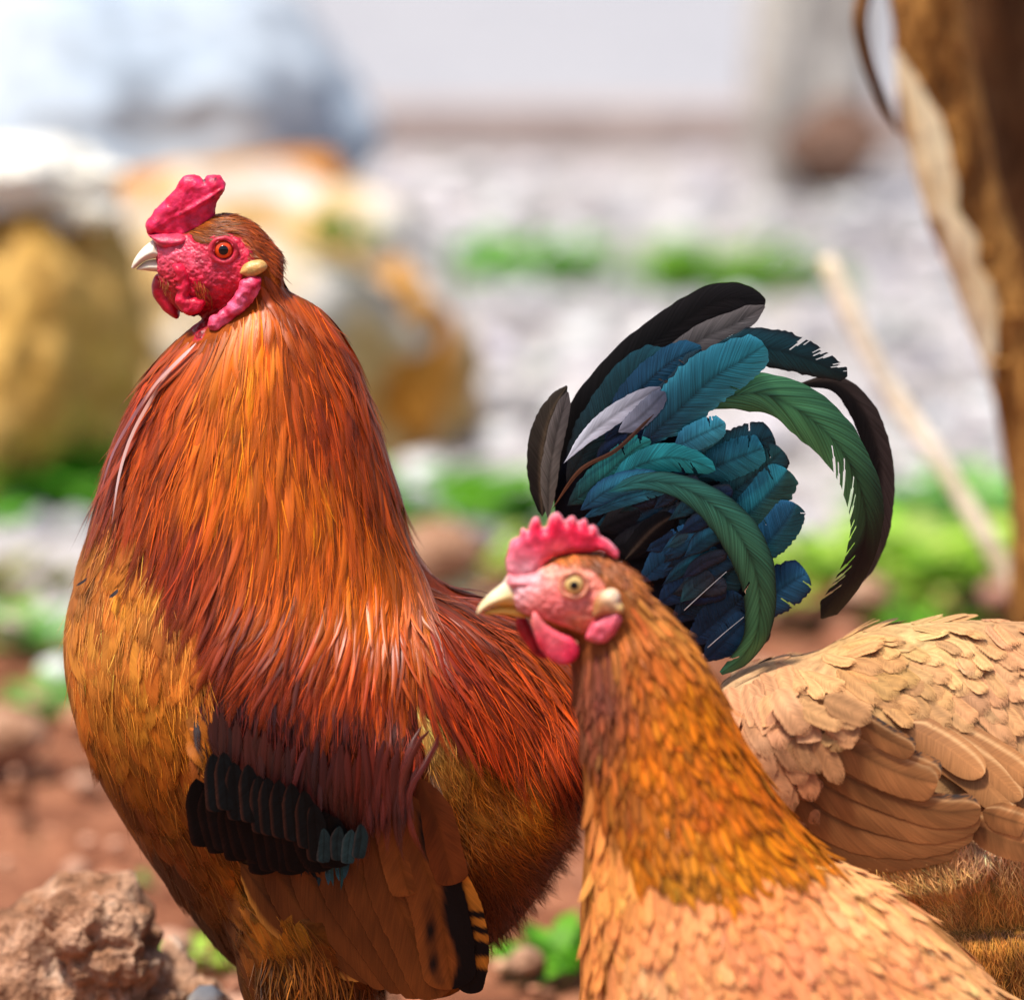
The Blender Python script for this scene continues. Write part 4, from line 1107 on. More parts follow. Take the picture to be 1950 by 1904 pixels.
def gold(s, u):
    c = BRN * .45 * np.ones(s.shape + (1,)); e = np.clip(-u * 4 - 2.6, 0, 1)[..., None] * .8
    return c * (1 - e) + GLD * e
def mottled(s, u):
    c = brown(1.0)(s, u)
    z = np.clip((u - .12 - .12 * np.sin(s * 17)) * 6, 0, 1) * np.clip((s - .04) * 12, 0, 1)
    z2 = np.exp(-((u + .45 + .08 * np.sin(s * 9)) / .2) ** 4) * np.clip((s - .5) * 8, 0, 1) * np.clip((.97 - s) * 20, 0, 1) * (.7 + .3 * np.sin(s * 40))
    z = np.maximum(z, z2)[..., None]
    return c * (1 - z) + BLK * .5 * z
def barred(s, u):
    z = np.clip(np.sin(s * 40 + u * 1.5 + 1.5 * np.sin(s * 13)) * 3 + (s - .45) * 9, 0, 1)[..., None]
    return (1 - z) * lin((196, 128, 44)) + BLK * .6 * z
def folded(name, specs, parent, plane, mat=None, step=.0006):
    """Flight feathers stacked flat on the folded wing, one just above the other."""
    for k, (pts, hw, cf_) in enumerate(specs):
        pts = np.asarray(pts, float)
        Y0, Y1 = plane(pts[0, 1]) - step * k, plane(pts[-1, 1]) - step * k - .0015
        wv = [hw * q for q in (.45, .8, 1, 1, 1, 1, .95, .9)]
        V, F, c, uv = quill(pts, Y0, wv, wv, cf_, K=60, U=17, tilt=.05, cup=.07, slant=.08, rag=.03, rtip=.2, Yend=Y1)
        mk(name, V, F, mat or M_VANE_LONG, parent, c, uv)
wpl = lambda y: -.106 + .026 * min(1, max(0, (y - 1500) / 400))
folded("wing_feather", [
    (WG([(1290, 860), (1345, 1080), (1375, 1260), (1350, 1460)]), 28, barred),
    (WG([(300, 860), (480, 1090), (680, 1255), (900, 1345)]), 40, gold),
    (WG([(400, 800), (560, 1040), (760, 1220), (960, 1370)]), 44, brown(.62)),
    (WG([(520, 780), (690, 1040), (860, 1235), (1020, 1410)]), 46, brown(.75)),
    (WG([(640, 760), (800, 1020), (950, 1235), (1090, 1440)]), 46, brown(.7)),
    (WG([(760, 740), (900, 1000), (1030, 1235), (1160, 1470)]), 46, brown(.82)),
    (WG([(880, 700), (990, 970), (1100, 1220), (1210, 1480)]), 46, brown(.8)),
    (WG([(1120, 470), (1200, 660), (1240, 820), (1280, 960)]), 34, lambda s, u: brown(.7)(s, u) * np.array([1, .8, .8])),
    (WG([(1050, 520), (1120, 800), (1215, 1090), (1270, 1440)]), 54, mottled),
    (WG([(950, 540), (1010, 740), (1045, 900), (1080, 1010)]), 36, brown(.95))], rooster, wpl)
tealw = lin((60, 96, 100))
def bar(k):
    def f(s, u):
        c = BLK * .3 * np.ones(s.shape + (1,)); e = (np.clip(-u * 2 - 1.3, 0, 1) * (.6 if k > .01 else .16))[..., None]
        c = c * (1 - e) + lin((96, 50, 30)) * e
        return c * (1 - k) + tealw * k
    return f
bars = []
for k in range(15):
    x = 105 + k * 44 + rng.uniform(-8, 8); y = 545 + 22 * k - max(0, k - 7) * 16 + rng.uniform(-24, 24); t_ = rng.uniform(-22, 34)
    bars.append((WG([(x, y - 90), (x + 20, y + 60), (x + 46 + t_, y + 225 - max(0, k - 6) * 9)]), 27, bar(0), .009, .013))
for k in range(10):
    x = 170 + k * 52 + rng.uniform(-8, 8); y = 470 + 24 * k + rng.uniform(-26, 26)
    bars.append((WG([(x, y - 120), (x + 8, y), (x + 18, y + 150)]), 20, bar(.03), .011, .015))
for x, y in [(676, 700), (736, 690), (790, 705), (846, 680)]:
    bars.append((WG([(x + 14 + rng.uniform(-10, 10), y), (x + 8, y + 70), (x + rng.uniform(-12, 12), y + 160)]), 13, bar(rng.uniform(.15, .45)), .013, .016))
folded("wing_bar_feather", [b[:3] for b in bars], rooster, lambda y: wpl(y) - .0075, M_BLACK, step=.0003)
as_stuff("wing_bar_barbs", [hackle_set([(430, 1480), (520, 1530), (620, 1580), (680, 1610), (660, 1635), (540, 1610), (440, 1560)], 13, 44, 5, .0012, .12, fld=Field([(500, 1550, (.08, 1)), (600, 1550, (.05, 1))]), cf=CF([(400, 1500, (30, 24, 26)), (500, 1560, (24, 22, 26)), (600, 1610, (26, 30, 34)), (660, 1640, (30, 54, 58)), (450, 1500, (60, 36, 26))]), roll=.1, amt=.4, cup=.2, lift0=.0150)], M_BLACK, rooster)
as_stuff("wing_bow_hem", [hackle_set([(385, 1390), (480, 1450), (580, 1490), (680, 1500), (790, 1480), (800, 1400), (700, 1400), (560, 1400), (420, 1340)], 17, 120, 9, .004, .09, fld=fieldW, cf=wcol, lightk=.55, roll=.12, amt=.22, cup=.25, lift0=.016)], M_HACKLE, rooster)

# abdomen fluff
fieldA = Field([(850, 1500, (.3, .9)), (850, 1650, (.6, .8)), (950, 1600, (.6, .7)), (1020, 1500, (.5, .85)), (1040, 1620, (.75, .6)), (950, 1780, (.3, 1)), (1080, 1700, (.5, .8)), (1090, 1500, (.2, 1))])
acol = CF([(815, 1410, (206, 160, 90)), (840, 1470, (180, 116, 50)), (850, 1560, (136, 76, 22)), (950, 1500, (140, 76, 20)), (1020, 1560, (170, 104, 32)), (900, 1650, (120, 64, 16)), (960, 1720, (104, 54, 14)), (1090, 1500, (90, 34, 16)), (1090, 1650, (80, 36, 16)), (940, 1800, (100, 56, 18)), (1040, 1720, (120, 70, 24))])
abp = [(790, 1340), (880, 1380), (1000, 1420), (1110, 1430), (1135, 1530), (1100, 1640), (1040, 1720), (960, 1800), (900, 1830), (870, 1700), (830, 1560)]
as_stuff("abdomen_feathers", [hackle_set(abp, 16, 85, 16, .002, .15, fld=fieldA, cf=acol, lightk=.9, roll=.12, cup=.2, amt=.15)], M_DOWN, rooster, 0.0)
as_stuff("abdomen_fluff", [hackle_set(abp, 4.5, 62, .7, .0022, .2, K=6, fld=fieldA, cf=acol, lightk=1.05, U=2, cup=0, curl=.45, amt=.25)], M_FLUFF, rooster)
legp = [(480, 1800), (600, 1800), (760, 1880), (740, 1960), (650, 2050), (600, 2050), (520, 1950)]
as_stuff("thigh_fluff", [hackle_set(legp, 8, 70, 1.5, .006, .2, K=6, fld=Field([(550, 1850, (.15, 1)), (700, 1900, (-.2, 1))]), cf=bcol, lightk=1.1, U=2, cup=0, amt=.35)], M_FLUFF, rooster, 0.0)
for sgn in (-1, 1):
    a = at(640, 2085, sgn * .045)
    leg(rooster, a[0], sgn * .045, a[2], a[0] - .01, float(gz(0, sgn * .045)), .0075)

# tail
TEAL = lin((40, 130, 146)); TEALD = lin((24, 74, 84)); GRN = lin((70, 124, 80)); GRND = lin((22, 46, 38)); BLUE = lin((44, 108, 146)); BLUED = lin((26, 64, 94)); NAVY = lin((18, 30, 58)); BK = lin((20, 17, 18)); BRK = lin((50, 40, 36)); GRY = lin((120, 116, 116)); CY = lin((60, 150, 170))  # dark tones also paint shading at feather bases and edges
def tailq(pts, Y, w0, wl, wr, colf, mat=M_TAIL, **kw):
    if wl is BLUNT and wr is BLUNT: kw.setdefault('rtip', .42)
    if mat is M_TAIL and 'splits' not in kw and kw.get('K', 46) >= 30: kw['splits'] = 2 if w0 < 105 else 1; kw['srange'] = (.55, .95); kw['K'] = max(80, kw.get('K', 46)); kw['U'] = 13
    V, F, c, uv = quill(TL(pts), Y, [w0 * .425 * q for q in wl], [w0 * .425 * q for q in wr], colf, **kw)
    mk("tail_feather", V, F, mat, rooster, c, uv)
FULL = (.25, .8, 1, 1, 1, .95, .75, .1); BLUNT = (.15, .5, .78, .95, 1, 1, 1, 1); TAP = (.3, .8, 1, 1, .9, .7, .42, .03)
# dark ground feathers at the root
for pts, w_ in [([(250, 1250), (420, 900), (560, 650)], 130), ([(320, 1250), (600, 850), (800, 560)], 150), ([(400, 1300), (700, 950), (960, 720)], 160), ([(450, 1350), (800, 1100), (1060, 900)], 160), ([(500, 1450), (800, 1250), (1100, 1050)], 170), ([(560, 1600), (850, 1450), (1120, 1250)], 170), ([(700, 1750), (900, 1620), (1100, 1480)], 150)]:
    tailq(pts, .012, w_, BLUNT, BLUNT, two(BK * .6, NAVY * .6), M_BLACK, K=24, rag=.03)
tailq([(1330, 545), (1500, 545), (1620, 660), (1692, 850), (1706, 1050), (1675, 1260), (1590, 1460)], .022, 62, TAP, FULL, two(BRK * .8, lin((70, 58, 58)), cl=BK), M_BLACK, K=60, rag=.04)
tailq([(250, 1150), (330, 800), (480, 560), (640, 400), (830, 255), (1000, 165), (1190, 168)], .018, 92, BLUNT, (.3, .8, 1, 1, 1, .95, .8, .2), two(BK, BK, cl=BK), M_BLACK, K=90, U=13, rag=.03, slant=.06, rtip=.07)
tailq([(520, 720), (720, 490), (900, 345), (1060, 270), (1185, 195)], .010, 62, FULL, FULL, two(lin((70, 64, 66)), lin((96, 90, 90)), p=.7), M_BLACK, K=50, rag=.03)
tailq([(190, 1140), (180, 960), (195, 800), (235, 660), (300, 552)], .006, 66, (.3, .6, .8, .9, .9, .8, .5, .05), (.3, .7, .9, 1, 1, .8, .5, .05), two(BK, lin((66, 58, 50)), cl=lin((40, 36, 32))), M_BLACK, K=40, shaftw=.4)
tailq([(215, 1150), (220, 960), (245, 800), (275, 680), (303, 580)], .000, 40, FULL, FULL, two(lin((100, 92, 84)), lin((86, 80, 80))), M_BLACK, K=30)
tailq([(300, 1000), (400, 800), (500, 640), (620, 480), (760, 400)], .000, 90, FULL, FULL, two(BK, TEALD), K=40)
tailq([(470, 800), (620, 580), (760, 450), (900, 375)], -.004, 75, FULL, FULL, two(NAVY, lin((30, 84, 110))), K=40, rag=.06)
tailq([(560, 830), (700, 640), (820, 520), (900, 390)], -.006, 60, FULL, FULL, two(BK, lin((40, 70, 84)), cl=NAVY), K=36)
tailq([(960, 370), (1120, 370), (1260, 395), (1400, 440), (1555, 512)], -.002, 84, (.5, .8, 1, 1, .9, .7, .4, .03), (.4, .9, 1, 1, .9, .7, .45, .05), two(TEALD, GRND * .5, edge=BK), K=110, U=13, splits=8, split_side=1, srange=(.5, .95), slant=.1)
tailq([(620, 830), (800, 660), (950, 520), (1080, 440), (1185, 370)], -.021, 112, (.3, .7, .9, 1, 1, .9, .7, .25), (.3, .9, 1.1, 1.15, 1.1, .95, .7, .2), two(NAVY, TEAL, edge=CY * .8), K=56, rag=.06, slant=.09)
def sick(s, u):
    k = np.clip((s - .46) / .3, 0, 1)[..., None]
    c = GRN * (1 - k) + BK * .8 * k
    q = (np.clip(u * 1.2, 0, 1) * np.clip((s - .2) * 3, 0, 1))[..., None] * .7
    return c * (1 - q) + BK * q
tailq([(800, 700), (960, 620), (1150, 585), (1300, 640), (1440, 740), (1550, 870), (1620, 1030), (1640, 1200), (1580, 1400), (1440, 1595)], -.014, 96, (.3, .9, 1.05, 1.1, .95, .85, .8, .75, .65, .5, .05), (.3, .9, 1.1, 1.2, 1.1, .95, .9, .75, .6, .5, .05), sick, K=200, U=17, splits=12, split_side=-1, srange=(.42, .9), slant=.085, rag=.03)
tailq([(780, 830), (880, 780), (1010, 720)], -.026, 62, FULL, FULL, two(BLUED, CY, p=.6), K=30, rag=.06)
tailq([(760, 900), (870, 820), (1000, 745)], -.024, 46, FULL, FULL, two(BLUED, TEAL, p=.6), K=30, rag=.06)
# fan of broad coverts, back to front
tailq([(800, 1020), (1000, 880), (1120, 820), (1225, 775)], -.006, 100, BLUNT, BLUNT, two(TEALD, TEALD * .9, edge=BK), K=40, rag=.05, slant=.08)
tailq([(900, 1140), (1080, 1000), (1180, 920), (1265, 840)], -.009, 96, BLUNT, BLUNT, two(TEALD, lin((40, 96, 96)), cl=TEALD, edge=BK), K=40, rag=.05, slant=.08)
tailq([(880, 960), (1000, 900), (1180, 830)], -.013, 84, FULL, FULL, two(TEALD, TEAL), K=36, slant=.1, rag=.06)
tailq([(980, 1240), (1130, 1110), (1220, 1020), (1290, 930)], -.012, 96, BLUNT, BLUNT, two(TEALD, TEAL, cl=lin((44, 92, 88))), K=40, rag=.05, slant=.08)
tailq([(1040, 1400), (1180, 1270), (1270, 1170), (1325, 1080)], -.015, 84, BLUNT, BLUNT, two(BLUED, BLUE, cl=TEALD), K=40, rag=.06, slant=.08)
tailq([(1050, 1610), (1180, 1520), (1290, 1440), (1375, 1390)], -.012, 100, BLUNT, BLUNT, two(NAVY, BLUE * .8, edge=NAVY), K=40, rag=.05, slant=.08)
tailq([(1000, 1740), (1110, 1700), (1212, 1660)], -.006, 40, FULL, FULL, two(NAVY, BK), K=24)
tailq([(440, 1200), (600, 1130), (800, 1050)], -.014, 70, FULL, FULL, two(BK * 1.2, lin((40, 40, 48))), M_BLACK, K=30)
tailq([(480, 1290), (640, 1230), (800, 1130)], -.018, 62, FULL, FULL, two(BK, lin((60, 56, 60)), cl=BK), M_BLACK, K=30)
tailq([(560, 1330), (680, 1200), (780, 1130)], -.020, 52, FULL, FULL, two(BK * .8, BK), M_BLACK, K=30, shaftw=.5)
tailq([(620, 1440), (740, 1330), (830, 1260), (915, 1200)], -.022, 84, BLUNT, BLUNT, two(BLUED, BLUE * .9, cl=BLUED), K=36, rag=.05)
tailq([(700, 1540), (840, 1430), (930, 1360)], -.024, 76, BLUNT, BLUNT, two(NAVY, BLUED * 1.3), K=36, rag=.06)
tailq([(760, 1620), (880, 1520), (990, 1430), (1060, 1360)], -.022, 92, BLUNT, BLUNT, two(NAVY, TEALD), K=36, rag=.06, shaftw=.0)
tailq([(830, 1720), (950, 1620), (1090, 1500)], -.025, 86, BLUNT, BLUNT, two(NAVY, lin((26, 60, 84))), K=36, rag=.06)
tailq([(910, 1790), (1010, 1690), (1110, 1590)], -.027, 84, BLUNT, BLUNT, two(NAVY * .8, BLUED), K=36, rag=.06)
for pts in ([(825, 1558), (920, 1470), (1015, 1385)], [(930, 1725), (1010, 1655), (1092, 1588)]):
    q = TL(pts); V, F = tube(at(np.array([a for a, b in cr(q, 12)]), np.array([b for a, b in cr(q, 12)]), -.040), np.linspace(.00028, .00016, 12), 6)
    mk("feather_shaft", V, F, M_BEAK, rooster, np.tile(lin((150, 146, 150)), (len(V), 1)))
g_ = np.random.default_rng(21)
for k in range(46):   # narrow coverts layered through the fan
    a = g_.uniform(0, 1); x0, y0 = 420 + 420 * a, 1180 - 330 * g_.random() + 380 * a
    an = math.radians(g_.uniform(-52, -18) + 6 * a); L = g_.uniform(170, 330); bend = g_.uniform(.1, .35)
    x1, y1 = x0 + L * .55 * math.cos(an), y0 + L * .55 * math.sin(an); x2, y2 = x1 + L * .5 * math.cos(an + bend), y1 + L * .5 * math.sin(an + bend)
    c0 = [BK, NAVY, TEALD, BLUED][g_.integers(4)]; c1 = [TEALD, TEAL * .8, BLUE * .8, BLUED, NAVY * 1.4, lin((60, 60, 70))][g_.integers(6)]
    tailq([(x0, y0), (x1, y1), (x2, y2)], -.004 - .024 * a - .004 * g_.random(), g_.uniform(30, 54), FULL, FULL, two(c0, c1, p=.8, edge=BK), K=26, U=7, rag=.05, slant=.1)
# dark feather with its highlight painted pale, arches and front sickle
tailq([(285, 900), (400, 770), (560, 650), (720, 560)], -.018, 44, (.1, .5, .8, 1, 1, .9, .7, .1), (.1, .5, .8, 1, 1, .9, .7, .1), two(lin((206, 208, 222)), lin((96, 96, 116)), p=1.6), M_VANE_LONG, K=40, rag=.06)
tailq([(530, 760), (620, 700), (740, 580)], -.020, 46, FULL, FULL, two(lin((120, 120, 136)), lin((64, 72, 92))), M_VANE_LONG, K=30, rag=.08)
tailq([(230, 1110), (360, 930), (520, 840), (690, 680)], -.024, 9, FULL, FULL, two(lin((96, 56, 36)), lin((60, 40, 34))), M_BLACK, K=30)
tailq([(300, 1090), (420, 1000), (600, 840), (675, 797)], -.024, 66, FULL, FULL, two(BK, lin((30, 120, 116)), p=.7), K=36, rag=.04)
tailq([(480, 1010), (600, 920), (740, 875), (860, 890), (965, 930)], -.028, 66, (.3, .7, .9, 1, .95, .8, .5, .05), (.3, .7, .9, 1, .95, .8, .5, .05), two(lin((24, 100, 110)), lin((34, 130, 130)), p=.6), K=44, rag=.03, slant=.08)
tailq([(360, 1110), (500, 1010), (640, 975), (740, 980)], -.030, 52, FULL, FULL, two(BLUED, CY * .9, edge=BLUED), K=40, rag=.04)
tailq([(370, 1150), (480, 1090), (640, 1040), (760, 1010)], -.028, 30, FULL, FULL, two(BLUED, CY * .8, p=.5), K=36)
tailq([(480, 1030), (620, 985), (760, 990), (900, 1050), (1020, 1150), (1110, 1290), (1160, 1450), (1155, 1640), (1090, 1760), (990, 1840)], -.038, 88, (.3, .55, .7, .95, 1.05, .95, .8, .62, .4, .12), (.3, .5, .65, .85, 1.05, 1.0, .85, .68, .45, .12), lambda s, u: two(lin((30, 112, 124)), GRN, p=.4, edge=GRND)(s, u) * (1 - .6 * np.clip((s - .88) * 8, 0, 1))[..., None] + lin((30, 120, 110)) * (.6 * np.clip((s - .88) * 8, 0, 1))[..., None], K=110, U=13, rag=.02, slant=.06)

#@@HENS
# ------------------------------------------------------------------ front hen
YH = -.18
hen = thing("hen", "ginger hen in front with pale red comb and orange neck, facing left", "hen", (at(1500, 2000, YH)[0], YH, float(gz(0, YH))))
st = [(1085, 1255, 1190, 1120, .018), (1092, 1320, 1275, 1165, .027), (1105, 1420, 1350, 1270, .036), (1112, 1510, 1415, 1400, .045), (1112, 1610, 1490, 1530, .058), (1106, 1720, 1590, 1645, .072), (1104, 1850, 1720, 1715, .085),
      (1112, 2000, 1830, 1810, .092), (1180, 2150, 1940, 1930, .092), (1330, 2260, 2040, 2050, .085), (1560, 2310, 2120, 2150, .07), (1800, 2330, 2190, 2230, .05), (2000, 2320, 2230, 2280, .028)]
parts = [loft(st, YH)]
hd = H1([(430, 620), (470, 890), (560, 600), (560, 925), (700, 520), (700, 990), (850, 465), (850, 1060), (1000, 465), (1000, 1100), (1150, 505), (1120, 1130), (1290, 585), (1240, 1180), (1400, 690), (1350, 1250)])
dd = [.008, .013, .017, .020, .0215, .022, .022, .021]
parts.append(loft([(*hd[2 * i + 1], *hd[2 * i], dd[i]) for i in range(8)], YH, 50, 30))
for sgn in (-1, 1):
    q = at(np.array([1500, 1480, 1490]), np.array([2100, 2250, 2350]), YH + sgn * .045)
    parts.append(tube(cr(q, 16), np.linspace(.045, .010, 16), 16))
HV, HF = remesh(*join(parts), .0024, 8)
HB = bvh_of(HV, HF)
hcol = CF([(1190, 1080, (160, 92, 54)), (1240, 1140, (176, 108, 60)), (1320, 1230, (182, 112, 54)), (1150, 1330, (112, 60, 46)), (1120, 1420, (120, 68, 46)), (1230, 1300, (168, 90, 38)), (1300, 1350, (184, 102, 32)), (1400, 1420, (188, 102, 24)), (1250, 1450, (178, 96, 30)), (1350, 1530, (184, 94, 16)), (1470, 1560, (176, 92, 22)), (1180, 1550, (146, 80, 34)), (1240, 1620, (160, 90, 26)), (1300, 1680, (166, 104, 34)), (1420, 1640, (196, 116, 34)), (1550, 1640, (190, 112, 40))])  # dark points on the left of the neck paint the head's shadow
hbod = CF([(1130, 1560, (186, 116, 60)), (1150, 1700, (190, 124, 64)), (1140, 1850, (190, 122, 66)), (1300, 1800, (196, 128, 78)), (1250, 1900, (202, 144, 94)), (1450, 1720, (190, 118, 68)), (1500, 1850, (188, 118, 76)), (1650, 1730, (204, 146, 92)), (1700, 1850, (194, 128, 80)), (1850, 1850, (200, 144, 90)), (1500, 2100, (200, 140, 90)), (2000, 2100, (200, 140, 90))])
x, y = proj(HV); hackmask = inside(np.c_[x, y], np.array([(1080, 1000), (1250, 1050), (1700, 1600), (1590, 1660), (1480, 1650), (1290, 1720), (1190, 1640), (1108, 1440), (1050, 1250)], float))
hc = np.where(hackmask[:, None], hcol(x, y), hbod(x, y)) * .7
mk("body", HV, HF, M_BODY, hen, hc)

def hface(x, y, V):
    k = np.clip(.5 + .8 * vnoise(V, 220) + .4 * vnoise(V, 520), 0, 1)[:, None]
    f = CF([(980, 1110, (240, 190, 196)), (1010, 1090, (238, 160, 170)), (1050, 1080, (224, 140, 120)), (1100, 1150, (232, 130, 120)), (1150, 1100, (220, 130, 110)), (1060, 1150, (230, 120, 120)), (1040, 1180, (228, 120, 116)), (1100, 1190, (206, 120, 90)), (1090, 1060, (190, 120, 84)), (1120, 1220, (190, 80, 72)), (1060, 1190, (214, 96, 90))])  # whitish front points paint the highlight on the face
    return f(x, y) * (.75 + .45 * k)
face_patch(H1([(420, 620), (560, 615), (650, 560), (760, 520), (900, 530), (1030, 590), (1110, 690), (1110, 800), (1070, 900), (1010, 1010), (940, 1050), (850, 1010), (720, 960), (640, 930), (560, 915), (470, 880), (430, 760)]), HB, hface, hen, Y0=YH)
def hcomb(x, y, V):
    zx = (y - (928.3 + .26855 * 190)) / .26855
    f = CF([(975, 1050, (236, 120, 140)), (990, 1020, (226, 70, 100)), (1020, 1000, (222, 40, 76)), (1050, 1010, (220, 36, 70)), (1100, 1010, (220, 40, 72)), (1140, 1020, (222, 46, 76)), (1170, 1050, (230, 90, 110)), (1060, 1045, (226, 86, 96)), (970, 1075, (236, 150, 164)), (1000, 1090, (240, 176, 186))])  # whitish front points paint the sky reflection on the comb
    k = np.clip(.5 + .8 * vnoise(V, 200), 0, 1)[:, None]
    c = f(x, y) * (.8 + .35 * k)
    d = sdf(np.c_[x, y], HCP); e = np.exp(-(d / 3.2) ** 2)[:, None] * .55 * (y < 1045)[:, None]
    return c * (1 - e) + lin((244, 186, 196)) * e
HCP = np.array(H1([(440, 640), (405, 600), (398, 520), (412, 440), (432, 378), (490, 345), (500, 300), (520, 286), (548, 310), (570, 250), (592, 214), (622, 212), (645, 250), (655, 285), (685, 280), (705, 220), (735, 184), (770, 182), (800, 220), (822, 252), (838, 215), (866, 202), (892, 214), (912, 256), (935, 225), (960, 222), (980, 245), (992, 282), (1015, 266), (1045, 290), (1068, 345), (1115, 370), (1160, 410), (1198, 460), (1192, 496), (1150, 492), (1080, 455), (950, 455), (850, 468), (750, 490), (690, 520), (650, 580), (570, 630)]))
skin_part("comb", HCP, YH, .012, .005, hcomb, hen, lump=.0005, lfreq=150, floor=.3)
skin_part("nasal_skin", H1([(405, 610), (560, 590), (660, 600), (620, 720), (560, 760), (470, 720), (400, 690)]), YH - .002, .019, .009, lambda x, y, V: lin((232, 140, 148)) * (.8 + .35 * np.clip(.5 + vnoise(V, 260), 0, 1))[:, None], hen, lump=.0006, lfreq=220)
def hhorn(x, y, V):
    f = CF([(910, 1165, (236, 214, 170)), (940, 1130, (240, 226, 190)), (960, 1105, (240, 226, 206)), (1000, 1145, (238, 216, 180)), (1030, 1160, (236, 190, 140)), (960, 1160, (226, 176, 80)), (1000, 1165, (226, 172, 84))])  # palest points paint the sky reflection along the beak top
    return f(x, y)
skin_part("upper_beak", H1([(185, 895), (208, 832), (280, 752), (375, 675), (402, 628), (455, 655), (520, 720), (560, 768), (640, 808), (715, 880), (690, 892), (560, 852), (400, 838), (280, 850), (205, 896)]), YH, .0165, .011, hhorn, hen, lump=0, mat=M_BEAK, floor=.1)
skin_part("lower_beak", H1([(225, 900), (300, 852), (420, 838), (560, 852), (660, 882), (600, 912), (500, 922), (380, 902)]), YH, .012, .006, lambda x, y, V: np.tile(lin((222, 166, 72)), (len(V), 1)), hen, lump=0, mat=M_BEAK, floor=.1)
skin_part("wattle", H1([(590, 880), (620, 895), (690, 975), (790, 1035), (870, 1068), (915, 1130), (905, 1200), (850, 1248), (780, 1252), (700, 1212), (630, 1130), (592, 1020), (576, 940)]), YH - .015, .0065, .003, lambda x, y, V: CF([(1020, 1180, (236, 130, 130)), (1050, 1220, (238, 110, 122)), (1090, 1250, (226, 50, 84)), (1060, 1255, (232, 80, 104)), (1030, 1230, (220, 60, 80))])(x, y), hen, lump=.0004)
skin_part("wattle", H1([(478, 920), (540, 930), (580, 1000), (640, 1140), (690, 1215), (610, 1195), (540, 1110), (480, 1020), (465, 960)]), YH + .008, .006, .003, rw((196, 20, 44), (160, 16, 36)), hen, lump=.0004)
skin_part("ear_lobe", H1([(1005, 880), (1015, 840), (1045, 775), (1110, 722), (1165, 722), (1205, 762), (1212, 810), (1235, 840), (1225, 885), (1165, 895), (1090, 905), (1020, 915)]), YH - .0215, .010, .005, lambda x, y, V: CF([(1135, 1155, (160, 110, 66)), (1165, 1130, (236, 206, 176)), (1175, 1140, (238, 214, 190)), (1185, 1155, (226, 186, 120)), (1150, 1165, (206, 130, 96))])(x, y), hen, lump=.0005)
skin_part("lower_lobe", H1([(1005, 960), (1095, 905), (1190, 878), (1218, 930), (1180, 1020), (1115, 1090), (1060, 1105), (990, 1085), (958, 1045)]), YH - .0215, .010, .0045, rw((236, 120, 136), (222, 80, 100)), hen, lump=.0009, lfreq=190)
eye(hen, H1([(880, 685)])[0], YH - .0205, .0058, lin((226, 190, 120)), .0026, .0082, lin((228, 150, 120)), lin((196, 150, 100)))

fieldN = Field([(1190, 1080, (.6, .7)), (1250, 1150, (.6, .8)), (1150, 1300, (.06, 1)), (1300, 1300, (.42, .9)), (1350, 1400, (.36, .93)), (1450, 1500, (.45, .9)), (1200, 1550, (.16, 1)), (1300, 1550, (.25, .97)), (1520, 1620, (.62, .78)), (1120, 1450, (.12, 1))])
nkp = [(1080, 1270), (1130, 1250), (1160, 1220), (1190, 1180), (1195, 1130), (1170, 1070), (1200, 1080), (1260, 1130), (1330, 1220), (1380, 1320), (1430, 1410), (1500, 1520), (1560, 1605), (1480, 1620), (1400, 1640), (1320, 1650), (1250, 1620), (1190, 1560), (1140, 1480), (1105, 1400)]
hl = lambda x, y: np.interp(y, [1080, 1300, 1650], [55, 85, 115])
def hen_neck(sp, hwk, lift, k, blacktips):
    pts = scatter(nkp, sp); Lr = hl(pts[:, 0], pts[:, 1]) * np.exp(rng.normal(0, .15, len(pts)))
    p, n_, ok = walk(HB, pts, Lr, fieldN, 7, .1, .1, YH); pts = pts[ok]
    mid = proj(p[:, 4]); base = vary(hcol(*mid) * k, len(p), .2)
    bt = (rng.random(len(p)) < blacktips) & (mid[1] > 1380) & (mid[0] > 1250 + (1600 - mid[1]) * .1)
    tip = np.where(bt[:, None], lin((50, 28, 24)), np.clip(base * 1.25, 0, .9))
    hw = hwk * .000308 * np.interp(mid[1], [1080, 1300, 1650], [.5, .8, 1.15]) * np.exp(rng.normal(0, .12, len(p)))
    return plumes(p, n_, hw, 'oval', lift * np.exp(rng.normal(0, .25, len(p))), base * .78, edge=np.clip(base * .8, 0, .9), tip=tip, shaft=np.clip(base * 1.45, 0, .9), cup=.25, roll=.1, tw=7)
b1 = hen_neck(20, 12, .0024, .95, .28)
as_parts("neck_feather", tuple(a[-280:] if k < 3 else a for k, a in enumerate(b1)), M_VANE, hen)
rest = tuple(a[:-280] if k < 3 else a for k, a in enumerate(b1))
Vm = b1[0].copy(); Vm[..., 1] = 2 * YH - Vm[..., 1]
as_stuff("small_neck_feathers", [rest, (Vm, *b1[1:]), hen_neck(24, 9, .0032, 1.08, .22)], M_VANE, hen)
as_stuff("neck_barbs", [hackle_set(nkp, 14, 48, 1.0, .0024, .1, K=5, fld=fieldN, cf=hcol, lightk=1.25, U=2, cup=0, amt=.25, roll=.1, bvh=HB, Y0=YH)], M_STRAND, hen)
fieldHB = Field([(1130, 1560, (.03, 1)), (1150, 1750, (.02, 1)), (1300, 1800, (.15, 1)), (1500, 1750, (.45, .9)), (1500, 1880, (.35, .95)), (1700, 1780, (.65, .75)), (1850, 1880, (.65, .75)), (1620, 1680, (.7, .7))])
bdp = [(1122, 1470), (1150, 1540), (1200, 1620), (1270, 1690), (1330, 1690), (1420, 1640), (1520, 1620), (1590, 1640), (1700, 1695), (1800, 1775), (1880, 1860), (1960, 1960), (1800, 1990), (1400, 1990), (1116, 1990), (1112, 1850), (1120, 1650)]
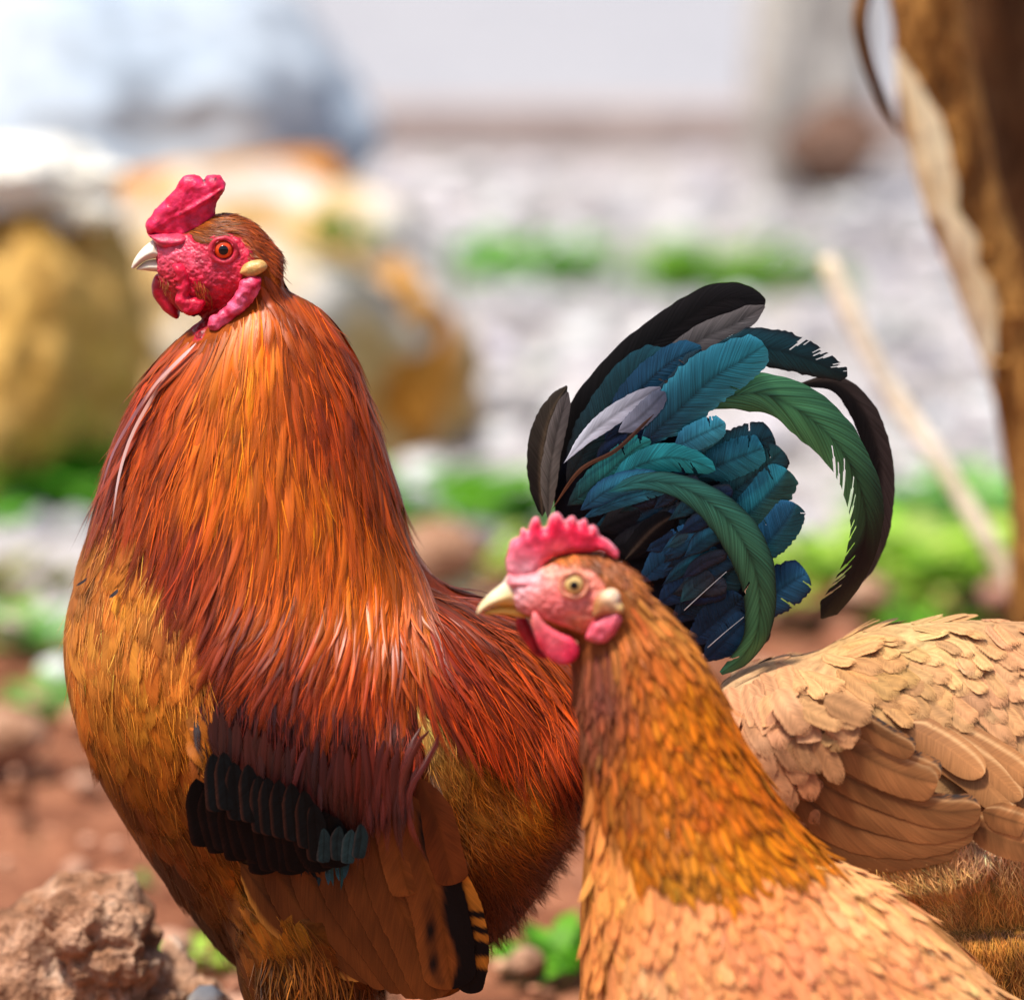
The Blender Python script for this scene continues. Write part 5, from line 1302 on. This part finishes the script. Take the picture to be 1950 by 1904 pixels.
def hen_body(sp, hwk, L, lift, k):
    pts = scatter(bdp, sp, .38); Lr = L * np.exp(rng.normal(0, .15, len(pts)))
    p, n_, ok = walk(HB, pts, Lr, fieldHB, 7, .14, .1, YH)
    mid = proj(p[:, 4]); base = vary(hbod(*mid) * k * np.array([1.0, .97, 1.15]), len(p), .14, .03)
    return plumes(p, n_, hwk * .000308 * np.exp(rng.normal(0, .12, len(p))), 'oval', lift * np.exp(rng.normal(0, .25, len(p))), base * .82, edge=np.clip(base * 1.2, 0, .92), tip=np.clip(base * 1.35, 0, .92), shaft=np.clip(base * 1.15, 0, .92), cup=.22, roll=.09, ew=2.5, tw=4)
b2 = hen_body(29, 18, 92, .0024, 1.3)
as_parts("body_feather", tuple(a[:300] if k < 3 else a for k, a in enumerate(b2)), M_VANE, hen)
b3 = tuple(a[300:] if k < 3 else a for k, a in enumerate(b2))
Vm = b2[0].copy(); Vm[..., 1] = 2 * YH - Vm[..., 1]
as_stuff("small_body_feathers", ([b3] if len(b3[0]) else []) + [(Vm, *b2[1:]), hen_body(40, 14, 80, .0030, 1.45)], M_VANE, hen)
as_stuff("body_barbs", [hackle_set(bdp, 20, 40, 1.0, .0028, .15, K=5, fld=fieldHB, cf=hbod, lightk=1.12, U=2, cup=0, amt=.2, roll=.1, bvh=HB, Y0=YH)], M_STRAND, hen)
# short fine feathers on the skull
skp = H1([(700, 510), (850, 462), (1000, 462), (1150, 505), (1290, 590), (1350, 680), (1250, 800), (1230, 700), (1130, 640), (1050, 580), (900, 522), (760, 515)])
as_stuff("crown_feathers", [hackle_set(skp, 5, 26, 2.4, .0012, .15, K=5, fld=fieldN, cf=hcol, amt=.2, bvh=HB, Y0=YH)], M_HACKLE, hen, YH)
for sgn in (-1, 1):
    a = at(1490, 2340, YH + sgn * .045)
    leg(hen, a[0], YH + sgn * .045, a[2] + .01, a[0] - .005, float(gz(0, YH + sgn * .045)), .006)
for k in range(5):
    q = at(np.array([2080, 2180, 2290]), np.array([2200 + 14 * k, 2230 + 22 * k, 2250 + 30 * k]), YH + (k - 2) * .012)
    V, F, c, uv = quill([(2080, 2190 + 12 * k), (2180, 2215 + 20 * k), (2300, 2230 + 26 * k)], YH + (k - 2) * .012, [14, 30, 32, 28, 8], [14, 30, 32, 28, 8], two(lin((176, 112, 62)), lin((196, 140, 86))), K=18, U=5)
    mk("tail_feather", V, F, M_VANE_LONG, hen, c, uv)

# ------------------------------------------------------------------ second hen, pecking behind
Y2 = -.02
hen2 = thing("hen", "buff hen with scalloped back behind, its head hidden by the front hen", "hen", (at(1750, 2100, Y2)[0], Y2, 0))
st = [(1262, 2180, 1200, 2140, .014), (1275, 2080, 1195, 2050, .020), (1305, 1960, 1198, 1920, .029), (1345, 1850, 1222, 1760, .040), (1395, 1780, 1262, 1600, .053), (1455, 1775, 1305, 1440, .067), (1530, 1795, 1365, 1318, .078), (1620, 1815, 1450, 1268, .086),
      (1720, 1840, 1550, 1250, .09), (1820, 1860, 1640, 1207, .09), (1930, 1860, 1790, 1186, .085), (2040, 1800, 1950, 1188, .074), (2130, 1650, 2080, 1185, .054), (2180, 1480, 2190, 1175, .032), (2190, 1360, 2240, 1190, .015)]
parts = [loft(st, Y2)]
for sgn in (-1, 1):
    q = at(np.array([1880, 1880, 1890]), np.array([1750, 1950, 2100]), Y2 + sgn * .045)
    parts.append(tube(cr(q, 16), np.interp(np.linspace(0, 1, 16), [0, .5, 1], [.05, .045, .010]), 18))
    wp = [(1400, 1345), (1520, 1320), (1650, 1340), (1760, 1440), (1850, 1545), (1862, 1570), (1800, 1610), (1680, 1622), (1580, 1612), (1500, 1560), (1430, 1470)]
    P = cr(np.vstack([wp, wp[:1]]), 50)[:-1]; W = at(P[:, 0], P[:, 1], Y2); n = len(W); a = W.copy(); b = W.copy()
    a[:, 1] = Y2 + sgn * .098; b[:, 1] = Y2 + sgn * .05
    i = np.arange(n); j = (i + 1) % n
    parts.append((np.vstack([a, b]), [np.stack([i, j, j + n, i + n], 1), i[None, ::-1], (i + n)[None]]))
V, F = join(parts)
GV, GF = remesh(V, F, .0026, 8)
GB = bvh_of(GV, GF)
gcol = CF([(1400, 1300, (206, 166, 126)), (1480, 1340, (196, 150, 112)), (1550, 1300, (206, 160, 116)), (1450, 1420, (190, 140, 104)), (1520, 1500, (170, 120, 84)), (1600, 1220, (214, 170, 116)), (1750, 1210, (216, 178, 126)), (1850, 1260, (206, 164, 118)), (1700, 1300, (176, 136, 88)), (1800, 1340, (186, 144, 100)), (1900, 1350, (190, 146, 106)), (1760, 1420, (170, 128, 86)), (1860, 1450, (176, 130, 90)), (1930, 1250, (200, 150, 110)),
           (1700, 1700, (176, 136, 84)), (1650, 1650, (166, 124, 78)), (1780, 1720, (186, 146, 90)), (1880, 1620, (206, 156, 116)), (1880, 1720, (174, 122, 64)), (1930, 1800, (164, 108, 50)), (1860, 1860, (150, 98, 44))])
x, y = proj(GV); mk("body", GV, GF, M_BODY, hen2, gcol(x, y) * .75)
fieldG = Field([(1400, 1300, (.2, 1)), (1480, 1350, (.25, 1)), (1560, 1290, (.6, .6)), (1620, 1220, (.95, -.1)), (1750, 1200, (1, .1)), (1700, 1270, (.8, .5)), (1850, 1280, (.5, .85)), (1900, 1350, (.6, .8)), (1780, 1400, (.7, .75)), (1850, 1480, (.75, .7)), (1450, 1450, (.3, .95)), (1540, 1480, (.45, .9)), (1930, 1250, (.7, .7))])
gp = [(1370, 1300), (1450, 1262), (1550, 1250), (1640, 1206), (1790, 1186), (1960, 1186), (2000, 1400), (1960, 1480), (1900, 1500), (1850, 1470), (1780, 1420), (1700, 1350), (1620, 1330), (1590, 1390), (1540, 1440), (1500, 1490), (1440, 1470), (1400, 1400)]
def scallops(sp, hwk, L, lift, k):
    pts = scatter(gp, sp, .35); Lr = L * np.exp(rng.normal(0, .14, len(pts))) * np.interp(pts[:, 1], [1190, 1260, 1500], [.75, .9, 1.15])
    p, n_, ok = walk(GB, pts, Lr, fieldG, 7, .13, .1, Y2); mid = proj(p[:, 4]); base = vary(gcol(*mid) * k * np.array([1.12, 1.03, .98]), len(p), .13, .03)
    hw = hwk * .000308 * np.exp(rng.normal(0, .12, len(p))) * np.interp(mid[1], [1190, 1260, 1500], [.65, .9, 1.1])
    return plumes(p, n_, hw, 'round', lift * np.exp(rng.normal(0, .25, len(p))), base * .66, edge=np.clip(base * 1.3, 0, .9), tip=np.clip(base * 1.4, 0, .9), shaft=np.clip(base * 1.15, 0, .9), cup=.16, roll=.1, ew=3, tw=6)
g1 = scallops(36, 24, 95, .0036, .80)
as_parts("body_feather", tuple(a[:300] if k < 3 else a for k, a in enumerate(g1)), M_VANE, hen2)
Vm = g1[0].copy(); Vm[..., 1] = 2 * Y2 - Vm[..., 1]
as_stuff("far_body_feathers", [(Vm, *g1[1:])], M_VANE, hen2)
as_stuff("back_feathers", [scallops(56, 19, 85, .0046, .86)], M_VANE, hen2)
# flight feathers
TAN = lin((178, 120, 72)); TAND = lin((128, 82, 46))
def flight(k=1.0, speck=False):
    def f(s, u):
        c = (TAND * (1 - s[..., None]) + TAN * s[..., None]) * k
        e = np.exp(-((u + .55) / .12) ** 2)[..., None] * .6; c = c * (1 - e) + lin((232, 184, 130)) * e
        if speck:
            z = (u < -.5) & (rng.random(u.shape) < .55); c = np.where(z[..., None], lin((70, 62, 58)), c)
        return c
    return f
def fl(k=1.0, speck=0):
    def f(s, u):
        c = (TAND * (1 - s[..., None]) + TAN * s[..., None]) * k
        e = np.exp(-((u - .62) / .1) ** 2)[..., None] * .55; c = c * (1 - e) + lin((232, 184, 130)) * e
        e = (np.clip(-u - .3, 0, 1) ** 1.5)[..., None] * .5; c = c * (1 - e) + c * .5 * e
        if speck:
            z = (np.clip((u - .66) * 8, 0, 1) * (rng.random(u.shape) < .6) * np.clip((s - .2) * 5, 0, 1))[..., None]; c = c * (1 - z) + lin((64, 58, 56)) * z
        return c
    return f
hpl = lambda y: Y2 - .0995
folded("wing_feather", [
    (W2([(1580, 1330), (1700, 1370), (1850, 1440), (2000, 1480)]), 36, fl(1.15)),
    (W2([(1700, 1270), (1820, 1310), (1960, 1350)]), 28, fl(1.05)),
    (W2([(420, 1120), (700, 1390), (950, 1490), (1250, 1480), (1540, 1420)]), 46, fl(.62)),
    (W2([(430, 1020), (760, 1290), (1050, 1400), (1350, 1410), (1640, 1320)]), 46, fl(.7)),
    (W2([(450, 930), (860, 1180), (1150, 1290), (1420, 1340), (1680, 1265)]), 42, fl(.78)),
    (W2([(480, 840), (900, 1070), (1180, 1190), (1450, 1270), (1690, 1255)]), 34, fl(.86, 1)),
    (W2([(640, 700), (980, 860), (1180, 965), (1330, 1015), (1450, 1055)]), 30, fl(.82, 1)),
    (W2([(520, 700), (900, 890), (1120, 1005), (1280, 1065), (1430, 1100)]), 44, fl(.95)),
    (W2([(700, 600), (980, 745), (1130, 835), (1290, 910)]), 24, fl(.8, 1))], hen2, hpl)
gp2 = [(1370, 1290), (1450, 1262), (1560, 1262), (1590, 1310), (1560, 1380), (1505, 1430), (1485, 1490), (1440, 1480), (1400, 1400)]
def coverts(sp, hwk, L, lift, k, l0):
    pts = scatter(gp2, sp, .33)
    p, n_, ok = walk(GB, pts, L * np.exp(rng.normal(0, .12, len(pts))), fieldG, 8, .12, .1, Y2); mid = proj(p[:, 4]); base = vary(gcol(*mid) * k * np.array([1.12, 1.03, .98]), len(p), .12, .03)
    q = np.clip((proj(p)[0] - 1400) / 90, 0, 1); p[..., 1] = p[..., 1] * (1 - q) + np.minimum(p[..., 1], hpl(0)) * q
    p[:, 1:-1, 1] = (p[:, :-2, 1] + p[:, 1:-1, 1] + p[:, 2:, 1]) / 3
    n_ = n_ * .25 + np.array([0, -1.0, .12])
    return plumes(p, n_, hwk * .000308 * np.exp(rng.normal(0, .12, len(p))), 'round', lift * np.exp(rng.normal(0, .2, len(p))), base * .66, edge=np.clip(base * 1.25, 0, .9), tip=np.clip(base * 1.35, 0, .9), shaft=np.clip(base * 1.2, 0, .9), cup=.07, roll=.06, ew=3, tw=6, lift0=l0)
as_parts("wing_covert", coverts(34, 24, 100, .0028, .80, .0066), M_VANE, hen2)
for pts in [W2([(1310, 820), (1480, 940), (1680, 1090), (1850, 1280)]), W2([(1360, 780), (1560, 910), (1740, 1040), (1900, 1190)]), W2([(1240, 760), (1420, 860), (1560, 960), (1680, 1060)]), W2([(1500, 800), (1680, 900), (1850, 1010), (1960, 1090)])]:
    V, c, uv, f = surf_quill(GB, pts, 34, fl(1.0), .003, .009, K=30, U=11, cup=.15, Y0=Y2)
    mk("saddle_feather", V[0], f, M_VANE_LONG, hen2, c[0], uv[0])
fieldF = Field([(1650, 1650, (.6, .7)), (1750, 1750, (.7, .6)), (1880, 1640, (-.1, 1)), (1900, 1750, (.1, 1)), (1860, 1850, (.0, 1))])
flp = [(1600, 1620), (1700, 1625), (1800, 1615), (1860, 1590), (1960, 1600), (2000, 1880), (1900, 1950), (1820, 1880), (1700, 1780), (1620, 1680)]
as_stuff("belly_feathers", [hackle_set(flp, 18, 70, 16, .002, .15, K=6, fld=fieldF, cf=gcol, lightk=.95, bvh=GB, Y0=Y2, roll=.12, cup=.2, amt=.15)], M_DOWN, hen2, Y2)
as_stuff("belly_fluff", [hackle_set(flp, 5, 40, .8, .0026, .3, K=6, fld=fieldF, cf=gcol, lightk=1.1, U=2, cup=0, curl=.7, amt=.25, bvh=GB, Y0=Y2)], M_FLUFF, hen2)
for sgn in (-1, 1):
    a = at(1890, 2090, Y2 + sgn * .045)
    leg(hen2, a[0], Y2 + sgn * .045, a[2], a[0] - .005, float(gz(0, Y2 + sgn * .045)), .006)
for k in range(6):
    V, F, c, uv = quill([(2130, 1260 + 26 * k), (2240, 1190 + 26 * k), (2380, 1100 + 34 * k)], Y2 + (k - 2.5) * .012, [16, 36, 40, 34, 8], [16, 36, 40, 34, 8], two(TAND, TAN), K=18, U=5)
    mk("tail_feather", V, F, M_VANE_LONG, hen2, c, uv)
c0 = at(1232, 2165, Y2)
V, F = tube(cr(np.array([c0 + [.008, 0, .012], c0 + [0, 0, -.012], c0 + [-.004, 0, -.034]]), 12), np.linspace(.008, .001, 12), 10)
mk("beak", V, F, M_BEAK, hen2, np.tile(lin((220, 180, 110)), (len(V), 1)))
for sgn in (-1, 1):
    V0, F0 = ICO2
    mk("eye", V0 * .004 + (c0 + np.array([.006, sgn * .014, .016])), F0, M_PUPIL, hen2)
q = at(np.array([1190, 1170, 1185, 1200]), np.array([2060, 2090, 2130, 2150]), Y2)
V, F = tube(cr(q, 14), np.array([.003, .006, .008, .008, .007, .008, .009, .008, .007, .008, .008, .007, .005, .003]), 8)
V[:, 1] = Y2 + (V[:, 1] - Y2) * .5
mk("comb", V, F, M_SKIN, hen2, np.tile(lin((210, 50, 70)), (len(V), 1)))
